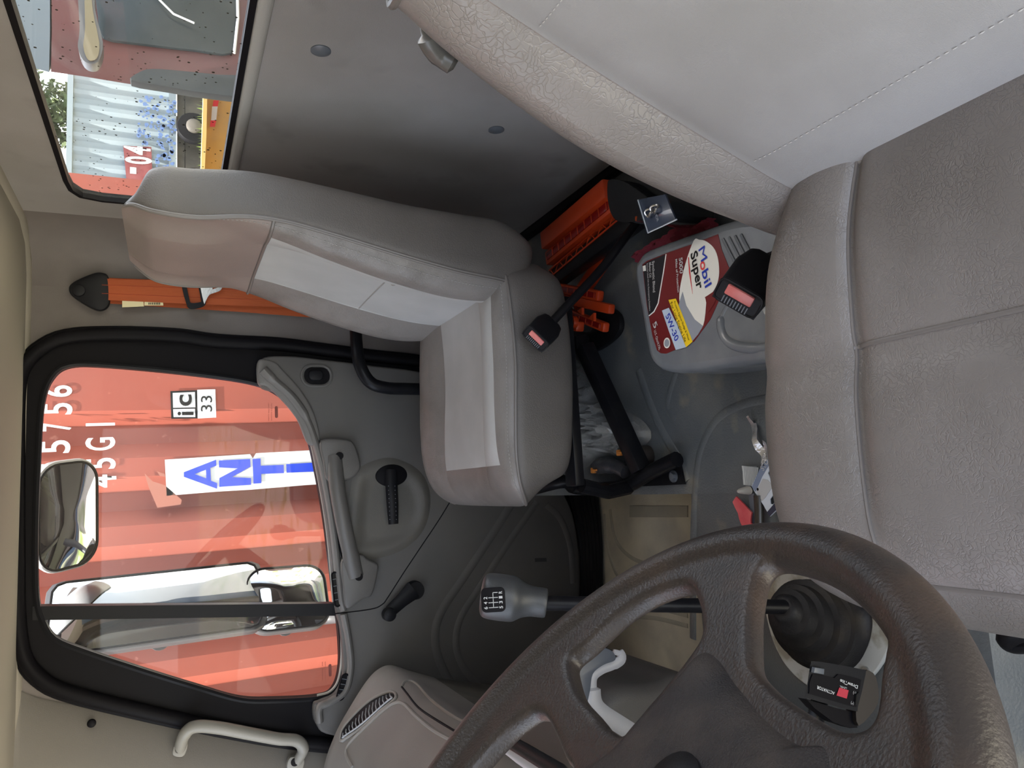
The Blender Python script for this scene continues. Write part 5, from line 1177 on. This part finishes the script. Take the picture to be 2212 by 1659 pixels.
for nm, L in (('letter_n', [(1310, 972), (1310, 920), (1420, 862), (1308, 856), (1307, 815), (1494, 806), (1496, 852), (1385, 914), (1499, 920), (1500, 960)]),
              ('letter_t', [(1508, 806), (1556, 803), (1557, 846), (1694, 841), (1696, 890), (1560, 895), (1561, 950), (1514, 953)]),
              ('letter_i', [(1710, 837), (1900, 826), (1902, 880), (1712, 888)]),
              ('letter_l', [(1915, 826), (2080, 820), (2085, 970), (2040, 972), (2038, 868), (1917, 874)])):
    decal(nm, zz(L), NY, m_blue, c1, .0002)
m_patch = mat('pale patch', (.28, .10, .07), .3)  # patches paler and smoother than the container paint
decal('pale_patch', cloop([(312, 1022), (330, 1040), (356, 1048), (393, 1080), (390, 1090), (340, 1097), (322, 1055)]), NY, m_patch, c1, .001)
decal('pale_patch', cloop([(339, 1018), (356, 1024), (357, 1030), (345, 1028)]), NY, m_patch, c1, .001)
# --- mirrors on the passenger door
m_mshell = mat('mirror housing', (.05, .05, .055), .45); m_mwh = mat('pale mirror shell', (.36, .36, .36), .5)
def mirror(name, label, pc, N, up, w, h, r, m_shell, depth=.05, convex=.03, arm=None):
    N = Vector(N).normalized(); up = Vector(up); X = up.cross(N).normalized(); Y = N.cross(X); pc = Vector(pc)
    t = thing(name, label, 'mirror', pc); lo = resample(rrect(pc, X, Y, w, h, r, 8), 64)
    bm = nb(); rings = []
    for s, d_ in ((1.0, .004), (1.05, 0), (1.06, -.008), (1.03, -depth*.5), (.9, -depth*.9), (.5, -depth*1.1)): rings.append([bm.verts.new(pc+(p-pc)*s+N*d_) for p in lo])
    for A, B in zip(rings, rings[1:]):
        for k in range(64): bm.faces.new((A[k], A[(k+1) % 64], B[(k+1) % 64], B[k]))
    bm.faces.new(rings[-1]); link_bm('housing', bm, m_shell, t, 45)
    bm = nb(); rings = []
    for k in range(10):
        s = 1-k/10; rings.append([bm.verts.new(pc+(p-pc)*s+N*(.002+convex*(1-s*s)*.5)) for p in lo])
    for A, B in zip(rings, rings[1:]):
        for k in range(64): bm.faces.new((A[k], A[(k+1) % 64], B[(k+1) % 64], B[k]))
    cv = bm.verts.new(pc+N*(.002+convex*.5))
    for k in range(64): bm.faces.new((rings[-1][k], rings[-1][(k+1) % 64], cv))
    for f in bm.faces:
        f.normal_update()
        if f.normal.dot(N) < 0: f.normal_flip()
    me = bpy.data.meshes.new('glass'); bm.to_mesh(me); bm.free(); link_me('mirror_glass', me, m_mirror, t, 180)
    bm = nb(); tube(bm, [p+N*.003 for p in lo], .003, 6, True); link_bm('gasket', bm, m_black, t)
    if arm: bm = nb(); tube(bm, catmull(arm, 6), .012, 10); link_bm('arm', bm, m_mshell, t)
    return t
pm = at(148, 1113, Y=2.16)
mirror('look_down_mirror', 'small pale convex mirror high outside the passenger window', pm, V(-.10, -.56, -.50), (0, 0, 1), .262, .152, .052, m_mwh, .05, .014, [pm+V(-.01, .03, .02), at(100, 1110, Y=2.15), at(60, 1105, Y=2.1), at(40, 1100, Y=2.03)])
pm = at(345, 1308, Y=2.22)
mirror('wing_mirror', 'tall flat wing mirror beside the front quarter light', pm, V(.62, -.76, .02), (0, 0, 1), .205, .50, .03, m_mshell, .055, .004)
pm = at(622, 1290, Y=2.22)
mirror('wide_angle_mirror', 'squarish convex wide angle mirror below the tall wing mirror', pm, V(.52, -.84, -.06), (0, 0, 1), .185, .215, .05, m_mshell, .05, .05)
bm = nb(); tube(bm, catmull([at(70, 1405, Y=2.26), at(150, 1388, Y=2.27), at(300, 1366, Y=2.28), at(480, 1350, Y=2.28), at(620, 1344, Y=2.28), at(720, 1332, Y=2.27), at(790, 1330, Y=2.02)], 8), [.016]*8+[.02]*41, 10)
for x, y in ((345, 1382), (615, 1352)): disc(bm, at(x, y, Y=2.27), (0, -1, 0), .026, .02, 16)
tag(link_bm('mirror_bracket', bm, m_mshell, None), 'long grey tubular bracket carrying the two outer mirrors', 'bracket')
# --- far side, seen through the rear window
c2 = container('shipping_container', 'pale blue-grey shipping container with blue graffiti and red number plate far behind', mat('pale container paint', (.17, .21, .24), .6, col2=(.20, .23, .245), cscale=.6), 4.5, 11.5, .95, 2.90, 16, 2.4, .30, .05)
m_sign = mat('dark red plate', (.13, .014, .017), .5, col2=(.19, .045, .045), cscale=5)
def c2l(l): return [at(x, y, Y=15.95) for x, y in l]
sg = decal('number_plate', c2l([(266, 315), (327, 318), (331, 440), (278, 440)]), NY, m_sign, c2, .01)
for s, a, b in (('4', (324, 337), (322, 320)), ('0', (326, 352), (324, 340))): pass
h4 = (at(271, 330, Y=15.9)-at(324, 330, Y=15.9)).length
text('plate_lettering', '4', at(323, 337, Y=15.93), at(323, 319, Y=15.93), NY, m_wvin, c2, h4, .03)
text('plate_lettering', '0', at(326, 356, Y=15.93), at(325, 340, Y=15.93), NY, m_wvin, c2, h4, .03)
text('plate_lettering', '-', at(303, 377, Y=15.93), at(303, 363, Y=15.93), NY, m_wvin, c2, h4*.9, .05)
text('plate_lettering', 'E', at(330, 410, Y=15.93), at(330, 392, Y=15.93), NY, m_wvin, c2, h4, .03)
random.seed(4); bm = nb()
for k in range(210):
    x = random.uniform(300, 380); y = random.uniform(205, 420)
    if x < 335 and y > 312: continue
    p = at(x, y, Y=15.9); a = random.uniform(0, 6.28); l = random.uniform(.015, .06)
    prism(bm, [p+V(l*math.cos(a+q)*random.uniform(.5, 1), 0, l*.8*math.sin(a+q)) for q in (0, 1, 2.1, 3, 4.2, 5.2)], (0, -.01, 0))
link_bm('blue_graffiti', bm, mat('blue paint marks', (.07, .12, .26), .6), c2, 0, kind='stuff')
m_under = mat('rusty chassis', (.05, .043, .036), .7, col2=(.10, .085, .07), cscale=3)
ch = thing('trailer_chassis', 'dark trailer chassis and wheels under the pale far container', 'trailer', (7.5, 16, .3))
bm = nb(); box(bm, V(8, 16.3, .86), (7, .3, .14)); box(bm, V(8, 16.6, .6), (7, .9, .35)); link_bm('frame_rail', bm, m_under, ch, 0)
for x in (6.4, 7.6, 8.7):
    bm = nb(); disc(bm, V(x, 15.85, .62), (0, -1, 0), .33, .12, 24); wq = link_bm('wheel', bm, m_black, ch)
    bm = nb(); disc(bm, V(x, 15.7, .62), (0, -1, 0), .15, .06, 16, .03); link_bm('hub', bm, m_under, wq)
# yellow machine
ym = thing('yellow_tank_trailer', 'yellow steel trailer side with red and white reflective tape close behind the cab', 'trailer', (3.9, 7, -.9))
m_yel = mat('yellow paint', (.46, .25, .04), .5, col2=(.36, .22, .07), cscale=3)
ypx = [(440, 150), (440, 215), (440, 290), (436, 372), (440, 460), (700, 470), (700, 120)]
bm = nb(); prism(bm, ats([(448, 150), (444, 215), (440, 300), (436, 372), (430, 470), (700, 480), (720, 100)], Y=7), (0, .5, 0), .02); link_bm('side_panel', bm, m_yel, ym, 30)
bm = nb(); prism(bm, ats([(440, 180), (448, 180), (446, 290), (442, 372), (436, 470), (428, 470), (434, 372)], Y=6.9), (0, .2, 0), .01); link_bm('edge_beam', bm, mat('pale yellow beam', (.55, .40, .14), .5), ym, 30)
m_ref = mat('red tape', (.55, .02, .03), .4)
for q, (y0, y1) in enumerate(((218, 231), (231, 261), (261, 275))):
    decal('reflective_tape', ats([(473-q*3, y0), (461-q*3, y0), (459-q*3, y1), (470-q*3, y1)], Y=6.98), NY, m_ref if q != 1 else m_wvin, ym, .01)
# red truck behind
rt = thing('red_truck', 'dusty red truck with dark side window and black wheel arch behind the rear window', 'truck', (3.2, 4, -1))
m_rtr = mat('dull red truck paint', (.065, .017, .017), .5, col2=(.05, .015, .016), cscale=2, spec=.3)
m_tdark = mat('dark tinted window', (.012, .018, .022), .25, spec=.2)
bm = nb(); prism(bm, ats([(108, -300), (112, 60), (110, 155), (180, 165), (300, 185), (420, 202), (540, 216), (760, 240), (900, -600), (300, -900), (108, -900)], Y=4), (1.9, 2.2, 0), .03); link_bm('cab_body', bm, m_rtr, rt, 30)
bm = nb(); prism(bm, catmull(ats([(205, -60), (212, 40), (224, 85), (300, 98), (420, 112), (500, 118), (512, 60), (508, -60), (500, -260), (220, -260)], Y=3.99), 3, True), (0, -.02, 0), .006); link_bm('side_window', bm, m_tdark, rt, 30)
bm = nb(); prism(bm, ats([(-60, -900), (-40, -100), (35, 70), (78, 148), (106, 156), (108, 60), (106, -900)], Y=4), (1.9, 2.2, 0), .03); link_bm('reflection_panel', bm, mat('slate blue reflection', (.07, .09, .11), .5), rt, 30)  # added slate-blue panel, fills in the hazy glass reflection beside the red body
bm = nb(); tube(bm, ats([(330, -60), (345, 0), (375, 30), (420, 50)], Y=3.93), .006, 6); link_bm('grab_wire', bm, m_grey, rt)
bm = nb(); tube(bm, ats([(512, -60), (514, 40), (506, 115)], Y=3.96), .008, 6); link_bm('window_trim', bm, m_grey, rt)
bm = nb(); prism(bm, catmull(ats([(284, 186), (300, 168), (330, 160), (400, 165), (470, 172), (540, 178), (560, 222), (450, 214), (360, 200)], Y=3.96), 3, True), (0, -.06, 0), .01); link_bm('wheel_arch', bm, mat('dusty black fender', (.018, .022, .025), .6, spec=.2), rt, 30)
bm = nb(); prism(bm, catmull(ats([(168, -60), (172, 60), (168, 100), (180, 130), (200, 138), (215, 128), (222, 90), (205, 20), (200, -60)], Y=3.7), 3, True), (0, .08, 0), .01); mi = link_bm('door_mirror', bm, m_mshell, rt, 30)
bm = nb(); prism(bm, catmull(ats([(182, -60), (184, 60), (180, 100), (188, 126), (200, 132), (212, 122), (214, 90), (200, 20), (194, -60)], Y=3.69), 3, True), (0, -.005, 0)); link_bm('mirror_face', bm, mat('tan mirror face', (.10, .08, .04), .25), mi, 0)
# trees behind the far container
m_leaf = mat('green foliage', (.06, .085, .03), .8, col2=(.11, .135, .045), cscale=2.5)  # leaf green mottled with a paler green
m_bark = mat('bark', (.10, .07, .045), .9)
def tree(x, y, z0, h, r, seed, label):
    random.seed(seed); t = thing('tree', label, 'tree', (x, y, z0), 'trees beyond the far container')
    bm = nb(); tube(bm, catmull([V(x, y, z0), V(x+.1, y, z0+h*.3), V(x-.1, y+.1, z0+h*.6)], 4), [.16-.012*k for k in range(9)], 8); link_bm('trunk', bm, m_bark, t)
    bm = nb()
    cl = [(V(random.uniform(-.7, .7)*r, random.uniform(-.6, .6)*r, random.uniform(.22, 1)*h), random.uniform(.35, .5)*r) for _ in range(22)]
    for c, rr in cl:
        for _ in range(170):
            d_ = V(random.gauss(0, 1), random.gauss(0, 1), random.gauss(0, 1)).normalized()*rr*random.uniform(.6, 1.05)
            p = V(x, y, z0)+c+d_; a = V(random.gauss(0, 1), random.gauss(0, 1), random.gauss(0, 1)).normalized(); b_ = a.orthogonal().normalized(); s = random.uniform(.07, .13)
            bm.faces.new([bm.verts.new(p+a*s), bm.verts.new(p+b_*s*.6), bm.verts.new(p-a*s), bm.verts.new(p-b_*s*.6)])
    me = bpy.data.meshes.new('leaves'); bm.to_mesh(me); bm.free(); o = link_me('foliage', me, m_leaf, t, 0, kind='stuff')
for k, (x, y, h, r, lb) in enumerate(((7.0, 20, 4.4, 1.05, 'bushy green tree nearest the rear end of the far container'), (9.7, 20, 5.0, 1.1, 'bushy green tree rising over the far container left of the red truck'), (12.4, 20, 5.2, 1.1, 'bushy green tree half hidden by the red truck'), (8.4, 23.6, 5.6, 1.2, 'taller tree showing between the first two bushy trees'), (11.4, 23.6, 5.8, 1.2, 'taller tree standing behind the bushy trees nearest the red truck'))):
    tree(x, y, .3, h, r, 20+k, lb)
    
# grass strip in front of the trailer
random.seed(9); bm = nb()
for k in range(2600):
    x = random.uniform(4.5, 12); y = random.uniform(12.2, 15.2); z = ZG+(y-12)/2.5*(1.37) if y < 14.5 else .32; h = random.uniform(.08, .3); a = random.uniform(0, 6.28); s = .02
    bm.faces.new([bm.verts.new(V(x+s*math.cos(a), y+s*math.sin(a), z)), bm.verts.new(V(x-s*math.cos(a), y-s*math.sin(a), z)), bm.verts.new(V(x+random.gauss(0, .05), y, z+h))])
me = bpy.data.meshes.new('grass'); bm.to_mesh(me); bm.free()
o = tag(link_me('grass', me, mat('bright grass', (.14, .20, .03), .7), None, 0), 'bright green grass on the bank below the far trailer', 'grass'); o['kind'] = 'stuff'
